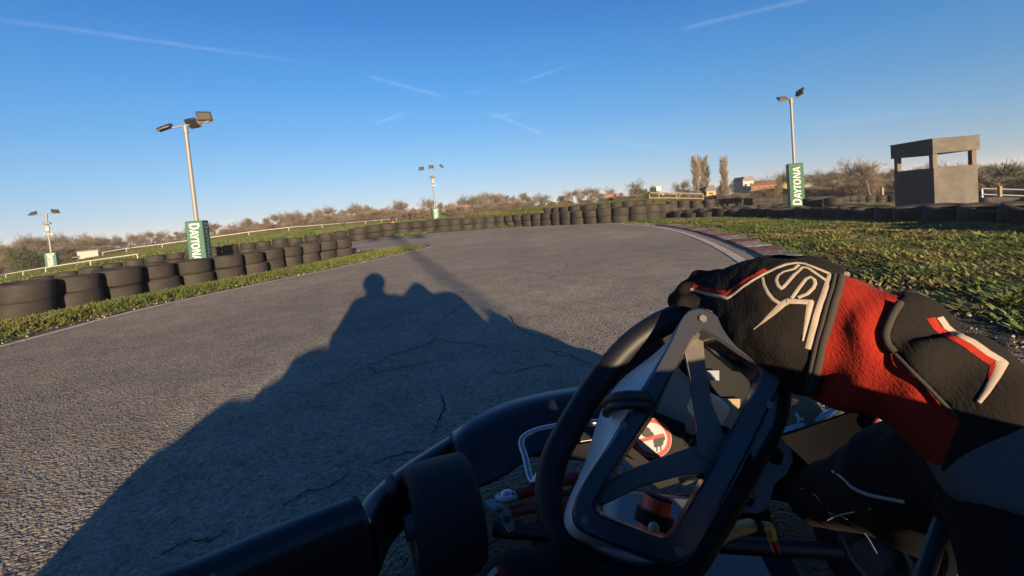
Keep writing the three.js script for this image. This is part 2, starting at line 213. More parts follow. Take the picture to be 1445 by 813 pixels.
// ------------------------------------------------------------------ turf blades
{
  const rg = rngOf(21), blades = [];
  for (let v = 0; v < 3; v++) { const pos = [], idx = []; for (let b = 0; b < 9; b++) { const a = rg() * 6.28, r = .03 * Math.sqrt(rg()), h = .6 + .5 * rg(), lean = .25 + .5 * rg(), w = .0045 + .003 * rg(), x = r * Math.cos(a), z = r * Math.sin(a), dx = Math.cos(a + rg() - .5), dz = Math.sin(a + rg() - .5), k = pos.length / 3, H = .1 * h; pos.push(x - dz * w, 0, z + dx * w, x + dz * w, 0, z - dx * w, x + dx * lean * H * .35 - dz * w * .8, H * .6, z + dz * lean * H * .35 + dx * w * .8, x + dx * lean * H * .35 + dz * w * .8, H * .6, z + dz * lean * H * .35 - dx * w * .8, x + dx * lean * H, H * .95, z + dz * lean * H); idx.push(k, k + 1, k + 2, k + 1, k + 3, k + 2, k + 2, k + 3, k + 4); } blades.push(buf(pos, idx)); }
  const leaf = new THREE.MeshPhysicalMaterial({ color: 0xffffff, roughness: .75, side: THREE.DoubleSide, transmission: .25, thickness: 0 });
  const leafOpaque = new THREE.MeshStandardMaterial({ color: 0xffffff, roughness: .8, side: THREE.DoubleSide });
  const D = new THREE.Object3D(), C = new THREE.Color();
  function turf(name, label, count, place) { const o = new THREE.InstancedMesh(blades[count % 3], leafOpaque, count); o.name = name; let n = 0, tries = 0; while (n < count && tries++ < count * 14) { const q = place(); if (!q) continue; const [x, z, s, c] = q; D.position.set(x, land(x, z) - .006, z); D.rotation.set(.2 * (rg() - .5), rg() * 6.28, .2 * (rg() - .5)); D.scale.set(s[0], s[1], s[0]); D.updateMatrix(); o.setMatrixAt(n, D.matrix); C.setRGB(...c); o.setColorAt(n, C); n++; } o.count = n; o.castShadow = o.receiveShadow = true; scene.add(o); tag(o, label, 'grass', null, 'stuff'); return n; }
  const tint = (x, z, dry) => { const q = .5 + .5 * n2(x * .35, z * .35), q2 = .5 + .5 * n2(x * 1.3 + 9, z * 1.3), w = clamp(dry * ss(.42, .85, .6 * q + .4 * q2) + .12 * rg()), k = .75 + .5 * rg(); return [lerp(.075, .20, w) * k, lerp(.118, .155, w) * k, lerp(.020, .055, w) * k].map(v => v * .70); };
  // verge between the left line and the tyres
  const lv = leftC.filter((p, i) => i > 20 && i < 150);
  const n1 = turf('verge_grass', 'lush green grass at the foot of the tyre barrier', 17000, () => { const p = lv[Math.floor(rg() * lv.length)], o = .12 + 1.1 * rg(), j = [p[0] - o * .93 + .3 * (rg() - .5), p[1] + .3 * (rg() - .5)]; const q0 = raster.at(...j); if (q0.inside) return null; const d = q0.dl; if (d < .13 || (d < .60 + .18 * n2(j[0] * 3, j[1] * 3) && rg() < .9)) return null; const h = ss(.25, .75, d); return [j[0], j[1], [1.25, .34 + .58 * h * (.5 + .8 * rg())], tint(j[0], j[1], .35)]; });
  // turf inside the bend on the right
  const n2_ = turf('infield_turf', 'rough mown turf with straw coloured patches right of the kerb', 125000, () => { const u = rg(), d = 2.2 * Math.pow(10, u), az = R(2 + 62 * rg()), x = d * Math.sin(az), z = -d * Math.cos(az); if (d > 22) return null; const q0 = raster.at(x, z), dr = q0.dr; if (q0.inside) return null; if (dr < .62 || (dr < 1.15 + .3 * n2(x * 2, z * 2) && rg() < .88) || (z > -4.5 && (dr < .55 || (dr < .95 && rg() < .75)))) return null; const q = .5 + .5 * n2(x * .9, z * .9), bare = n2(x * .55 + 20, z * 1.1); if (bare > .35 && rg() < .75) return null; return [x, z, [1.5 + .05 * d, .24 + .36 * q * (.4 + rg()) + (rg() < .012 ? .4 : 0)], tint(x, z, .85).map(v => v * 1.22)]; });
  // grass on the bank beyond the far tyres
  turf('bank_grass', 'long green grass on the bank behind the far tyre barrier', 26000, () => { const az = R(-22 + 62 * rg()), d = 24 + 12 * rg(), x = d * Math.sin(az), z = -d * Math.cos(az); if (raster.at(x, z).inside) return null; return [x, z, [3, .7 + .9 * rg()], tint(x, z, .8).map((v, i) => v * [1.0, .95, .9][i])]; });
  turf('field_grass', 'long pale green grass of the field beyond the return leg', 60000, () => { const az = R(-54 + 46 * rg()), d = 24 + 66 * Math.sqrt(rg()), x = d * Math.sin(az), z = -d * Math.cos(az); if (d < 34 && raster.at(x, z).inside) return null; return [x, z, [5 + .06 * d, 1.1 + 1.6 * rg()], tint(x, z, .55).map((v, i) => v * [1.15, 1.2, 1.1][i])]; });
  // loose stones along the dirt edges
  { const st = new THREE.InstancedMesh(new THREE.DodecahedronGeometry(.012, 0), mat(.30, .26, .21, .95), 3600); st.name = 'gravel'; let n = 0, t = 0; while (n < 3600 && t++ < 60000) { const left = rg() < .35, L = left ? leftC : rightC, p = L[Math.floor(rg() * L.length)], x = p[0] + (left ? -1 : 1) * (.05 + .9 * rg()) + .2 * (rg() - .5), z = p[1] + .4 * (rg() - .5), q = raster.at(x, z); if (z > 1 || (left ? q.dl > .7 || q.inside : q.dr > .95 || (q.inside && rg() < .9))) continue; D.position.set(x, land(x, z) + .006, z); D.rotation.set(rg() * 6, rg() * 6, rg() * 6); const s = .3 + 1.1 * rg() * rg(); D.scale.set(s, s * .7, s); D.updateMatrix(); st.setMatrixAt(n, D.matrix); const k = .5 + rg(); C.setRGB(k, k * .95, k * .9); st.setColorAt(n, C); n++; } st.count = n; st.castShadow = st.receiveShadow = true; scene.add(st); tag(st, 'loose stones and grit along the dirt edges of the track', 'gravel', null, 'stuff'); }
  turf('outer_verge_grass', 'green grass behind the return leg of the track', 12000, () => { const p = outerC[Math.floor(rg() * outerC.length)], o = .7 + 4 * rg() * rg(), j = [p[0] - o * .5 + .6 * (rg() - .5), p[1] - o]; if (raster.at(...j).inside) return null; return [j[0], j[1], [2.4, .8 + 1.0 * rg()], tint(j[0], j[1], .9)]; });
}

// ------------------------------------------------------------------ tyres of the barriers
const rubberTex = [0, 1].map(s => dataTex(256, (u, v) => { const a = tn(u, v, 6, 71 + s * 9), b = tn(u, v, 24, 72 + s * 9), c = tn(u, v, 120, 73 + s * 9); const k = .5 + .20 * (a - .5) + .12 * (b - .5) + .16 * (c - .5); const dust = ss(.55, .85, .5 * a + .5 * b); return [k + .06 * dust, k + .04 * dust, k + .01 * dust]; }, true));
const rubber = [[.084, .076, .067], [.068, .062, .056], [.100, .087, .072], [.060, .056, .052]].map((c, i) => mat(...c, .82, { map: tex(rubberTex[i % 2], 2, 1), bumpMap: tex(turfBump, 3, 1), bumpScale: .002 }));
const TW = .265, TR = .31;
function tyreGeometry(Rr = TR, w = TW, seg = 30, r = .17) {
  const k = w / .265, j = Rr / .31, p = [[r, .035 * k], [r + .02 * j, .012 * k], [r + .06 * j, .004 * k], [Rr - .045 * j, .001 * k], [Rr - .014 * j, .010 * k], [Rr - .003 * j, .034 * k], [Rr, .08 * k], [Rr + .002 * j, w / 2]];
  const prof = [...p, ...p.slice(0, -1).reverse().map(([a, b]) => [a, w - b]), [r + .012 * j, w - .05 * k], [Rr - .05 * j, w - .07 * k], [Rr - .04 * j, w / 2], [Rr - .05 * j, .07 * k], [r + .012 * j, .05 * k], p[0]];
  return new THREE.LatheGeometry(prof.map(([a, b]) => new THREE.Vector2(a, b)), seg);
}
const tyreG = [tyreGeometry(), tyreGeometry(.305, .25), tyreGeometry(.318, .275)];
const rt = rngOf(31);
function tyre(x, y, z, label, grp, tilt = [0, 0], s = 1) { const o = mesh('tyre', tyreG[Math.floor(rt() * 3)], rubber[Math.floor(rt() * 4)]); s *= .965 + .07 * rt(); o.position.set(x, y, z); o.rotation.set(tilt[0], rt() * 6.28, tilt[1], 'ZXY'); o.scale.setScalar(s); tag(o, label, 'tyre', grp); return o; }
function barrier(pts, gap, levels, what, grp, opt = {}) {
  const c = new THREE.CatmullRomCurve3(pts.map(([x, z]) => V(x, 0, z)), false, 'centripetal'), n = Math.max(1, Math.round(c.getLength() / gap)), words = levels === 2 ? ['lower', 'upper'] : levels === 3 ? ['bottom', 'middle', 'top'] : ['single'];
  for (let i = 0; i <= n; i++) { const p = c.getPointAt(i / n); if (opt.skip && opt.skip(p, i / n)) continue; let y = land(p.x, p.z) + (opt.sink ?? -.01); const s = opt.s ?? 1; for (let k = 0; k < levels; k++) { const jx = .06 * (rt() - .5), jz = .06 * (rt() - .5), t = opt.tilt ?? .03; tyre(p.x + jx, y, p.z + jz, `${words[k]} worn black tyre ${what}`, grp, [t * (rt() - .5) * 2 + (opt.lean ?? 0), t * (rt() - .5) * 2], s); y += (TW - .012) * s; } }
}
// inner row along the left verge: bases traced on the ground, tyres stand one radius behind
const behind = (px, py, r = TR) => { const p = onLand(px, py), d = Math.hypot(p.x, p.z); return [p.x * (1 + r / d), p.z * (1 + r / d)]; };
barrier([behind(-60, 470), behind(20, 455), behind(90, 441), behind(215, 415), behind(323, 395), behind(408, 376.5), behind(482, 362)], .585, 2, 'stacked in pairs along the left grass verge', 'tyres of the barrier on the left verge', { s: .92, sink: -.025 });
barrier([[-19.5, -8.5], ...backRow.map(([x, z]) => [x, z])], .64, 2, 'in the outer barrier of the return leg', 'tyres of the barrier behind the return leg');
barrier([[508, 340], [560, 333], [640, 326.5], [700, 322], [760, 319], [820, 316.8], [860, 315], [900, 312.5], [938, 309]].map(p => behind(...p)), .62, 2, 'in the long barrier round the outside of the bend', 'tyres of the barrier round the bend', { s: 1.12 });
barrier([[776, 313], [820, 311], [870, 307.5], [915, 303]].map(p => behind(...p)), .70, 3, 'in the second row behind the bend barrier', 'tyres of the second row behind the bend', {});
{ const p = behind(947, 307); tyre(p[0], land(...p) + .13, p[1], 'tyre tipped over at the end of the bend barrier', null, [0, R(-28)], 1.15); tyre(p[0] + .25, land(...p) - .02, p[1] + .1, 'flat tyre under the tipped one at the end of the bend barrier', null, [0, 0], 1.1); }
barrier([[962, 308.5], [1050, 307], [1150, 308.5], [1250, 312], [1350, 315], [1470, 318], [1600, 322]].map(p => behind(...p)), .60, 1, 'lying in the low row behind the right hand turf', 'tyres of the low row behind the right turf', { tilt: .16, s: 1.12, sink: -.02, lean: .1 });
barrier([[948, 297], [1000, 295], [1050, 292], [1095, 290]].map(p => behind(...p)), .68, 2, 'in the back row below the grass bank', 'tyres of the back row below the bank');
barrier([[1030, 300], [1065, 298], [1100, 297]].map(p => behind(...p)), .66, 1, 'lying between the rows left of the right banner post', 'loose tyres left of the right banner post', { tilt: .2 });
barrier([[1140, 291], [1190, 289], [1240, 288], [1262, 288]].map(p => behind(...p)), .64, 2, 'in the row between the right banner post and the grey hut', 'tyres between the banner post and the hut');
barrier([[1148, 300], [1178, 300]].map(p => behind(...p)), .68, 2, 'in the short stack right of the right banner post', 'tyres stacked right of the banner post');
barrier([[1392, 292], [1440, 291], [1500, 292]].map(p => behind(...p)), .64, 2, 'in the row right of the grey hut', 'tyres right of the hut');

barrier([[7.2, -4.2], [8.6, -4.9], [10.2, -5.4], [12, -5.8], [14, -6]], .64, 2, 'in the side row at the right hand end of the turf', 'tyres of the side row beyond the turf');  // unseen row, added for the long shadows it throws across the turf

// ------------------------------------------------------------------ floodlight posts with green banners
const galv = mat(.24, .24, .235, .6, { metalness: .3 }), lampBlack = mat(.022, .026, .032, .5), lens = mat(.10, .09, .075, .25), padTop = mat(.02, .085, .06, .7);
function bannerTex(down) {
  const c = document.createElement('canvas'); c.width = 192; c.height = 768; const x = c.getContext('2d');
  x.fillStyle = '#1f6c5c'; x.fillRect(0, 0, 192, 768);
  x.save(); x.translate(96, 384); x.rotate(down ? Math.PI / 2 : -Math.PI / 2); x.fillStyle = '#e9ece6'; x.textBaseline = 'alphabetic';
  let w = -325; x.font = 'bold 172px sans-serif'; x.transform(1.12, 0, down ? 0 : -.12, 1, 0, 0);
  x.fillText('D', w, 58); w += x.measureText('D').width - 4; x.font = 'bold 138px sans-serif';
  for (const ch of 'AYTONA') { x.fillText(ch, w, 58); w += x.measureText(ch).width * (ch === 'A' || ch === 'Y' || ch === 'T' ? .86 : .95); }
  x.restore(); const t = new THREE.CanvasTexture(c); t.colorSpace = THREE.SRGBColorSpace; return t;
}
const bannerM = [bannerTex(true), bannerTex(false)].map(t => new THREE.MeshStandardMaterial({ map: t, color: col(.46, .46, .46), roughness: .65 }));
function post(p, o, label) {
  const g = group('floodlight_post', [p.x, p.y, p.z], o.turn ?? 0); tag(g, label, 'lamp post', 'floodlight posts around the track'); if (o.leanZ) g.rotation.z = o.leanZ;
  const H = o.h, r = .075;
  mesh('pole', mergeGeometries([new THREE.CylinderGeometry(r * .82, r, H, 14).translate(0, H / 2, 0), new THREE.CylinderGeometry(r * 1.1, r * 1.1, .25, 14).translate(0, H - .12, 0)]), galv, g);
  const b = mesh('banner_sleeve', new RoundedBoxGeometry(o.bw, o.bh, o.bw, 3, .03).translate(0, o.bh / 2 + (o.b0 ?? .05), 0), padTop, g);
  for (let k = 0; k < 4; k++) { const q = mesh('banner', new THREE.PlaneGeometry(o.bw - .05, o.bh - .04).translate(0, o.bh / 2 + (o.b0 ?? .05), o.bw / 2 + .004).rotateY(k * Math.PI / 2), bannerM[o.down ? 0 : 1], b); q.userData.label = 'green banner with white vertical lettering'; }
  mesh('crossarm', rod(V(-o.arm[0], H + .02 - (o.at ?? 0), 0), V(o.arm[1], H + .02 + (o.at ?? 0), 0), .03), galv, g);
  for (const [x, dy, yaw, tilt, roll] of o.heads) {
    const q = mesh('floodlight', new RoundedBoxGeometry(.46, .34, .11, 2, .03), lampBlack, g); q.position.set(x, H + dy, .02); q.rotation.set(R(tilt), R(yaw), R(roll ?? 0), 'YXZ');
    mesh('lens', new RoundedBoxGeometry(.34, .22, .02, 2, .008).translate(0, 0, .055), lens, q);
    mesh('cooling_fins', mergeGeometries([-2, -1, 0, 1, 2].map(i => box(.018, .28, .06, i * .075, 0, -.08))), lampBlack, q);
    mesh('bracket', mergeGeometries([box(.51, .03, .04, 0, -.20, -.02), box(.022, .2, .04, -.245, -.11, -.02), box(.022, .2, .04, .245, -.11, -.02)]), galv, q);
  }
  if (o.box) { mesh('junction_box', box(.22, .36, .18, .02, H - 1.15, .12, .02), mat(.34, .31, .24, .6), g); mesh('camera_bracket', mergeGeometries([box(.4, .05, .07, .05, H - 1.55, .08), box(.09, .09, .22, -.16, H - 1.5, .14), box(.09, .09, .2, .26, H - 1.57, .12)]), mat(.36, .36, .35, .5), g); mesh('siren', box(.5, .16, .2, 0, H - .72, .12, .03), lampBlack, g); }
  return g;
}
function postAt(px, py, depth, o, label) { const p = atDepth(px, py, depth); p.y = land(p.x, p.z); return post(p, o, label); }
{
  const topOf = (px, py, depth) => { const p = atDepth(px, py, depth); return p.y - land(p.x, p.z); };
  postAt(286, 385, 16.5, { h: topOf(264, 180, 16.5), bw: .54, bh: topOf(284, 311, 16.5) - .05, arm: [.72, .75], at: .12, down: true, turn: R(14), heads: [[-.62, -.02, -50, -66, 8], [.62, .30, 32, -8, 4], [.25, .1, 150, -50, 0]] }, 'floodlight post with padded green banner behind the left tyre barrier');
  postAt(78, 400, 36, { h: topOf(61, 303, 36), bw: .68, bh: topOf(74, 356, 36) - .05, arm: [.75, .6], at: .0, down: true, turn: R(30), box: true, heads: [[-.72, .1, -40, -50, 10], [.55, .18, 40, -46, -10]] }, 'distant floodlight post with a green banner beside a leafy bush');
  postAt(616, 318, 45, { h: topOf(606, 240, 45), bw: .66, bh: topOf(615, 294, 45) - .05, arm: [1.0, 1.0], down: true, turn: R(20), box: true, heads: [[-.95, .14, -28, -35, 0], [0, .26, 0, -30, 0], [1.0, .28, 60, -35, 0]] }, 'floodlight post with three lamp heads beyond the bend barrier');
  postAt(1124, 290, 24, { h: topOf(1112.5, 141, 24), bw: .66, bh: topOf(1120, 231, 24) - .05, arm: [.4, .42], at: .06, down: false, turn: R(-22), heads: [[-.38, .06, 20, -55, 0], [.40, .26, -60, -30, 18]] }, 'floodlight post with a tall green banner behind the low right tyres');
  post(foot(9.47, 28.9), { h: 6.6, bw: .62, bh: 2.2, arm: [1.0, 1.0], down: true, turn: R(-16), heads: [[-1, .15, 0, -35, 0], [0, .25, 0, -30, 0], [1, .15, 0, -35, 0]] }, 'floodlight post standing behind the driver');
}

// ------------------------------------------------------------------ grey marshal hut
{
  const A = atDepth(1319, 291, 16), g = group('marshal_hut', [A.x, A.y, A.z]); tag(g, 'open sided grey plywood marshal hut behind the low tyres', 'hut');
  const ply = dataTex(256, (u, v) => { const a = tn(u, v, 5, 91), b = tn(u, v, 60, 92), c = tn(u, v, 16, 93), k = .80 + .14 * (a - .5) + .08 * (b - .5) + .10 * (c - .5); return [k, k * .985, k * .96]; }, true);
  const grey = mat(.140, .136, .132, .85, { map: ply, bumpMap: ply, bumpScale: .006 }), post_ = mat(.20, .175, .14, .85, { map: ply }), roofM = mat(.10, .10, .10, .9);
  const w = 1.50, dp = 1.62, t = .03, bh = atDepth(1311, 237.5, 16).y - A.y, H = atDepth(1307, 198, 16).y - A.y, fh = atDepth(1309, 217.5, 16).y - A.y, s = .10, b0 = -.12;
  const wall = (gw, gh, gd, x, y, z) => mesh('wall_panel', box(gw, gh, gd, x, y, z, .006), grey, g);
  wall(w, bh - b0, t, w / 2, (bh + b0) / 2, 0); wall(w, bh - b0, t, w / 2, (bh + b0) / 2, -dp); wall(t, bh - b0 - .004, dp - t, 0 + t / 2, (bh + b0) / 2, -dp / 2); wall(t, bh - b0 - .004, dp - t, w - t / 2, (bh + b0) / 2, -dp / 2);
  for (const [x, z] of [[s / 2 + t, -s / 2 - t], [w - s / 2 - t, -s / 2 - t], [s / 2 + t, -dp + s / 2 + t], [w - s / 2 - t, -dp + s / 2 + t]]) mesh('corner_post', box(s * 1.5, H - .1, s * 1.5, x, (H - .1) / 2, z), post_, g);
  const o = .05; mesh('fascia', box(w + 2 * o, H - fh, t, w / 2, (H + fh) / 2, o), grey, g); mesh('fascia', box(w + 2 * o, H - fh, t, w / 2, (H + fh) / 2, -dp - o), grey, g); mesh('fascia', box(t, H - fh - .004, dp + 2 * o - t, -o + t / 2, (H + fh) / 2, -dp / 2), grey, g); mesh('fascia', box(t, H - fh - .004, dp + 2 * o - t, w + o - t / 2, (H + fh) / 2, -dp / 2), grey, g);
  mesh('roof', box(w + 2 * o + .06, .03, dp + 2 * o + .06, w / 2, H + .017, -dp / 2), roofM, g);
}

// ------------------------------------------------------------------ trees
const barkM = mat(.085, .066, .050, .95), paleBark = mat(.20, .155, .11, .95);
const twigM = [[.152, .122, .088], [.124, .102, .076], [.178, .146, .106], [.146, .126, .092], [.158, .116, .082], [.112, .106, .068]].map(c => mat(...c, .95)), leafM = [[.045, .062, .018], [.032, .045, .020], [.075, .105, .022]].map(c => mat(...c, .9));
function treeGeo(seed, o) {
  const rg = rngOf(seed), wood = [], twig = [];
  const seg = (a, b, ra, rb, list, n = 4) => { const d = b.clone().sub(a).normalize(), s = Math.abs(d.y) > .9 ? V(1, 0, 0) : V(0, 1, 0), u = d.clone().cross(s).normalize(), w = d.clone().cross(u); const P = []; for (let i = 0; i < n; i++) { const q = i / n * 6.283, dir = u.clone().multiplyScalar(Math.cos(q)).addScaledVector(w, Math.sin(q)); P.push([a.clone().addScaledVector(dir, ra), b.clone().addScaledVector(dir, rb)]); } for (let i = 0; i < n; i++) { const [p, q] = P[i], [r, s2] = P[(i + 1) % n]; list.push(p, r, q, r, s2, q); } };
  const tri = (a, d, len, w) => { const s = d.clone().cross(V(rg() - .5, rg() - .5, rg() - .5)).normalize().multiplyScalar(w); twig.push(a.clone().add(s), a.clone().sub(s), a.clone().addScaledVector(d, len)); };
  (function grow(p, d, len, r, lv) {
    const n = lv === 0 ? 4 : 3; let a = p.clone(), dir = d.clone(), rr = r;
    for (let i = 0; i < n; i++) { dir.add(V(rg() - .5, (rg() - .5) * .6 + (o.up ?? .1), rg() - .5).multiplyScalar(o.wig ?? .22)).normalize(); const b = a.clone().addScaledVector(dir, len / n), r2 = rr * .8; seg(a, b, rr, r2, lv > 1 ? twig : wood, lv > 1 ? 3 : lv ? 4 : 6);
      if (lv < o.lv && (lv || i >= (o.from ?? 1))) { const m = lv === 0 ? o.b0 : o.b1; for (let k = 0; k < m; k++) { const q = rg() * 6.283, sp = (o.spread ?? .9) * (.7 + .6 * rg()), u = dir.clone().cross(V(Math.cos(q), .2, Math.sin(q))).normalize(); grow(a.clone().lerp(b, rg()), dir.clone().addScaledVector(u, sp).normalize(), len * (o.shrink ?? .62) * (.7 + .5 * rg()) * (lv === 0 ? lerp(1, .7, i / n) : 1), r2 * .5, lv + 1); } }
      if (lv >= o.lv - 1) for (let k = 0; k < o.tw; k++) { const e = dir.clone().add(V(rg() - .5, rg() - .35 + (o.up ?? 0), rg() - .5).multiplyScalar(1.7)).normalize(); tri(a.clone().lerp(b, rg()), e, o.tl * (.5 + rg()), o.tww); }
      a = b; rr = r2; }
  })(V(0, 0, 0), V(0, 1, 0), o.trunk, o.r, 0);
  if (o.fill) for (let i = 0; i < o.fill; i++) { let x, y, z; do { x = 2 * rg() - 1; y = 2 * rg() - 1; z = 2 * rg() - 1; } while (x * x + y * y + z * z > 1); const q = n3(x * 2.2 + seed, y * 2.2, z * 2.2); if (q < -.12) { i -= .6; continue; } const k = 1 + .25 * q; tri(V(x * o.fw * k, o.fy + y * o.fh * k, z * o.fw * k), V(rg() - .5, rg() - .3, rg() - .5).normalize(), o.fl * (.5 + rg()), o.fl * .2); }
  const mk = l => { const p = []; for (const v of l) p.push(v.x, v.y, v.z); return buf(p); };
  return [mk(wood), mk(twig)];
}
// each about 1 m tall, scaled when planted
const norm = ([a, b]) => { b.computeBoundingBox(); const k = 1 / b.boundingBox.max.y; return [a.scale(k, k, k), b.scale(k, k, k)]; };
const kinds = {
  round: [1, 2, 3, 4].map(s => norm(treeGeo(100 + s, { lv: 3, trunk: 5, r: .22, b0: 2, b1: 2, tw: 5, tl: .9, tww: .022, from: 1, spread: .95, shrink: .62, up: .12, fill: 2600, fw: 2.6, fy: 4.3, fh: 2.2, fl: .19 }))),
  shrub: [1, 2, 3].map(s => norm(treeGeo(200 + s, { lv: 3, trunk: 2.2, r: .09, b0: 3, b1: 2, tw: 5, tl: .7, tww: .02, from: 0, spread: 1.1, shrink: .7, fill: 2000, fw: 1.9, fy: 1.3, fh: 1.2, fl: .17 }))),
  poplar: [1, 2].map(s => norm(treeGeo(300 + s, { lv: 2, trunk: 10, r: .22, b0: 16, b1: 2, tw: 10, tl: .8, tww: .013, from: 0, spread: .27, shrink: .33, up: .5, wig: .10 }))),
  open: [1, 2].map(s => norm(treeGeo(400 + s, { lv: 4, trunk: 3.4, r: .26, b0: 2, b1: 2, tw: 2, tl: .5, tww: .016, from: 2, spread: .95, shrink: .74, up: .10, wig: .3 }))),
  leafy: [1, 2].map(s => norm(treeGeo(500 + s, { lv: 2, trunk: 3, r: .16, b0: 3, b1: 2, tw: 8, tl: .5, tww: .05, from: 0, spread: 1, fill: 1900, fw: 2.1, fy: 2.4, fh: 1.9, fl: .36 }))),
};
const rtree = rngOf(41), poplarM = mat(.25, .205, .155, .95);
function tree(kind, px, topPx, dist, mi, label, cat, grp, opt = {}) {
  const d = ray(px, topPx), k = dist / Math.hypot(d.x, d.z), p = EYE.clone().addScaledVector(d, k), y = land(p.x, p.z) - .15, h = Math.max(.8, p.y - y), v = kinds[kind], [a, b] = v[Math.floor(rtree() * v.length)];
  const g = group(opt.name ?? 'bare_tree', [p.x, y, p.z], rtree() * 6.28); const w = h * (opt.w ?? 1) * (.9 + .3 * rtree()); g.scale.set(w, h, w);
  mesh('trunk', a, opt.bark ?? barkM, g); mesh('crown', b, opt.leaf ?? twigM[mi], g); tag(g, label, cat, grp); return g;
}
const TOP = [[-80, 343], [0, 342], [40, 330], [75, 331], [110, 329], [150, 334], [200, 331], [250, 325], [300, 318], [350, 309], [400, 301], [450, 294], [500, 291], [560, 286], [600, 283], [650, 280], [680, 274], [720, 271], [760, 277], [800, 272], [850, 267], [880, 266], [950, 269], [1010, 262], [1050, 257], [1100, 248], [1150, 242], [1200, 240], [1250, 238], [1300, 231], [1380, 227], [1445, 224], [1540, 218]];
for (let px = -75; px < 1540; px += 9 + 5 * rtree()) {        // the wood along the far fields
  if (px > 1262 && px < 1372 && rtree() < .3) continue;
  const left = px < 760, d = (left ? 78 : 62) + 38 * rtree(), t = table(TOP, px), tall = rtree();
  tree(tall < .5 ? 'open' : 'round', px, t - 8 + 15 * tall * tall, d, Math.floor(rtree() * 6), 'bare brown deciduous tree in the wood beyond the fields', 'tree', 'bare trees of the far wood', { w: 1.2 });
}
for (let px = -75; px < 1540; px += 10 + 6 * rtree()) {        // scrub in front of it
  const d = (px < 760 ? 74 : 50) + 14 * rtree(), t = table(TOP, px);
  tree('shrub', px, t + (px > 300 && px < 960 ? 5 : 10) + 8 * rtree(), d, [0, 4, 2, 4, 1, 3][Math.floor(rtree() * 6)], 'bare russet shrub in the scrub below the far wood', 'shrub', 'russet shrubs below the far wood', { name: 'bare_shrub', w: 2.0 });
}
tree('leafy', 28, 343, 60, 0, 'dark green leafy bush near the distant banner post', 'bush', null, { name: 'evergreen_bush', leaf: leafM[0], w: 1.0 });
tree('leafy', 47, 357, 58, 0, 'smaller dark green bush against the leafy bush', 'bush', null, { name: 'evergreen_bush', leaf: leafM[1], w: 1.5 });
tree('leafy', 485, 313.5, 56, 0, 'bright green gorse bush in the field before the wood', 'bush', null, { name: 'evergreen_bush', leaf: leafM[2], w: 2.0 });
tree('leafy', 920, 268, 48, 0, 'bright green bush beside the timber rail', 'bush', null, { name: 'evergreen_bush', leaf: leafM[2], w: 1.4 });
tree('leafy', 921, 261, 60, 0, 'small dark conifer behind the bright green bush', 'tree', null, { name: 'conifer', leaf: leafM[1], w: .5 });
tree('leafy', 1418, 226, 56, 0, 'dark evergreen tree behind the white rail right of the hut', 'tree', null, { name: 'evergreen_tree', leaf: leafM[1], w: 1.1 });
tree('open', 896, 247, 62, 0, 'lone spreading bare tree on the skyline', 'tree', null, { name: 'bare_tree', w: .9, leaf: twigM[5] });
tree('open', 962, 250, 60, 1, 'small dark bare tree left of the poplars', 'tree', null, { w: .9, leaf: twigM[5] });
tree('poplar', 978, 214, 66, 2, 'tall bare poplar standing left in the close pair', 'tree', null, { name: 'poplar', w: 1.4, leaf: poplarM });
tree('poplar', 990, 215, 68, 2, 'tall bare poplar standing right in the close pair', 'tree', null, { name: 'poplar', w: 1.4, leaf: poplarM });
tree('poplar', 1020, 216, 66, 2, 'single tall bare poplar right of the poplar pair', 'tree', null, { name: 'poplar', w: 1.4, leaf: poplarM });
tree('open', 1100, 232, 44, 3, 'thin bare sapling left of the right banner post', 'tree', null, { w: .55, leaf: twigM[3] });
tree('open', 1225, 213, 46, 3, 'pale bare birch like tree left of the hut', 'tree', null, { w: .95, leaf: twigM[2] });
tree('open', 505, 281, 90, 1, 'slender bare tree rising over the wood left of the three lamp post', 'tree', null, { w: .6, leaf: twigM[1] });

// ------------------------------------------------------------------ rails, houses and other far things
const railWhite = mat(.46, .45, .42, .6), timber = mat(.22, .16, .09, .85);
function railFence(pts, h, rails, gap, label, m = railWhite, th = .06) {
  const P = pts.map(p => p.isVector3 ? p : onLand(...p)), o = P[0].clone(), g = group('rail_fence', [o.x, o.y, o.z]); tag(g, label, 'fence');
  const c = new THREE.CatmullRomCurve3(P, false, 'centripetal'), L = c.getLength(), n = Math.round(L / gap), S = []; for (let i = 0; i <= n; i++) { const q = c.getPointAt(i / n); q.y = land(q.x, q.z); S.push(q.sub(o)); }
  S.forEach(q => mesh('post', box(th * 1.3, h + .1, th * 1.3, q.x, q.y + h / 2 - .05, q.z), m, g));
  for (let k = 0; k < rails; k++) for (let i = 1; i < S.length; i++) { const y = h - k * .42; mesh('rail', rod(S[i - 1].clone().add(V(0, y, 0)), S[i].clone().add(V(0, y, 0)), th, th, 6), m, g); }
}
railFence([[-60, 407], [0, 398], [57, 389.5], [120, 380], [195, 370]], .42, 1, 3.0, 'white running rail across the near field on the left', railWhite, .03);
railFence([[-60, 389], [0, 382], [90, 371.5], [180, 358], [300, 342], [440, 325], [560, 314]], .55, 1, 4.0, 'long white running rail along the foot of the wood', railWhite, .04);
{ const a = atDepth(1386, 272, 34), b = atDepth(1520, 271, 30); railFence([a, b].map(p => foot(p.x, p.z)), 1.0, 2, 2.2, 'white rail right of the grey hut', mat(.72, .72, .74, .5), .06); const p = atDepth(1411, 270, 29); const g = mesh('marker_post', box(.16, 1.15, .16, 0, .57, 0, .01), timber); g.position.copy(foot(p.x, p.z)); tag(g, 'short timber post in front of the white rail', 'post'); const q = atDepth(1245, 270, 30), g2 = mesh('marker_post', box(.14, 1.0, .14, 0, .5, 0, .01), timber); g2.position.copy(foot(q.x, q.z)); tag(g2, 'short timber post just left of the hut', 'post'); }
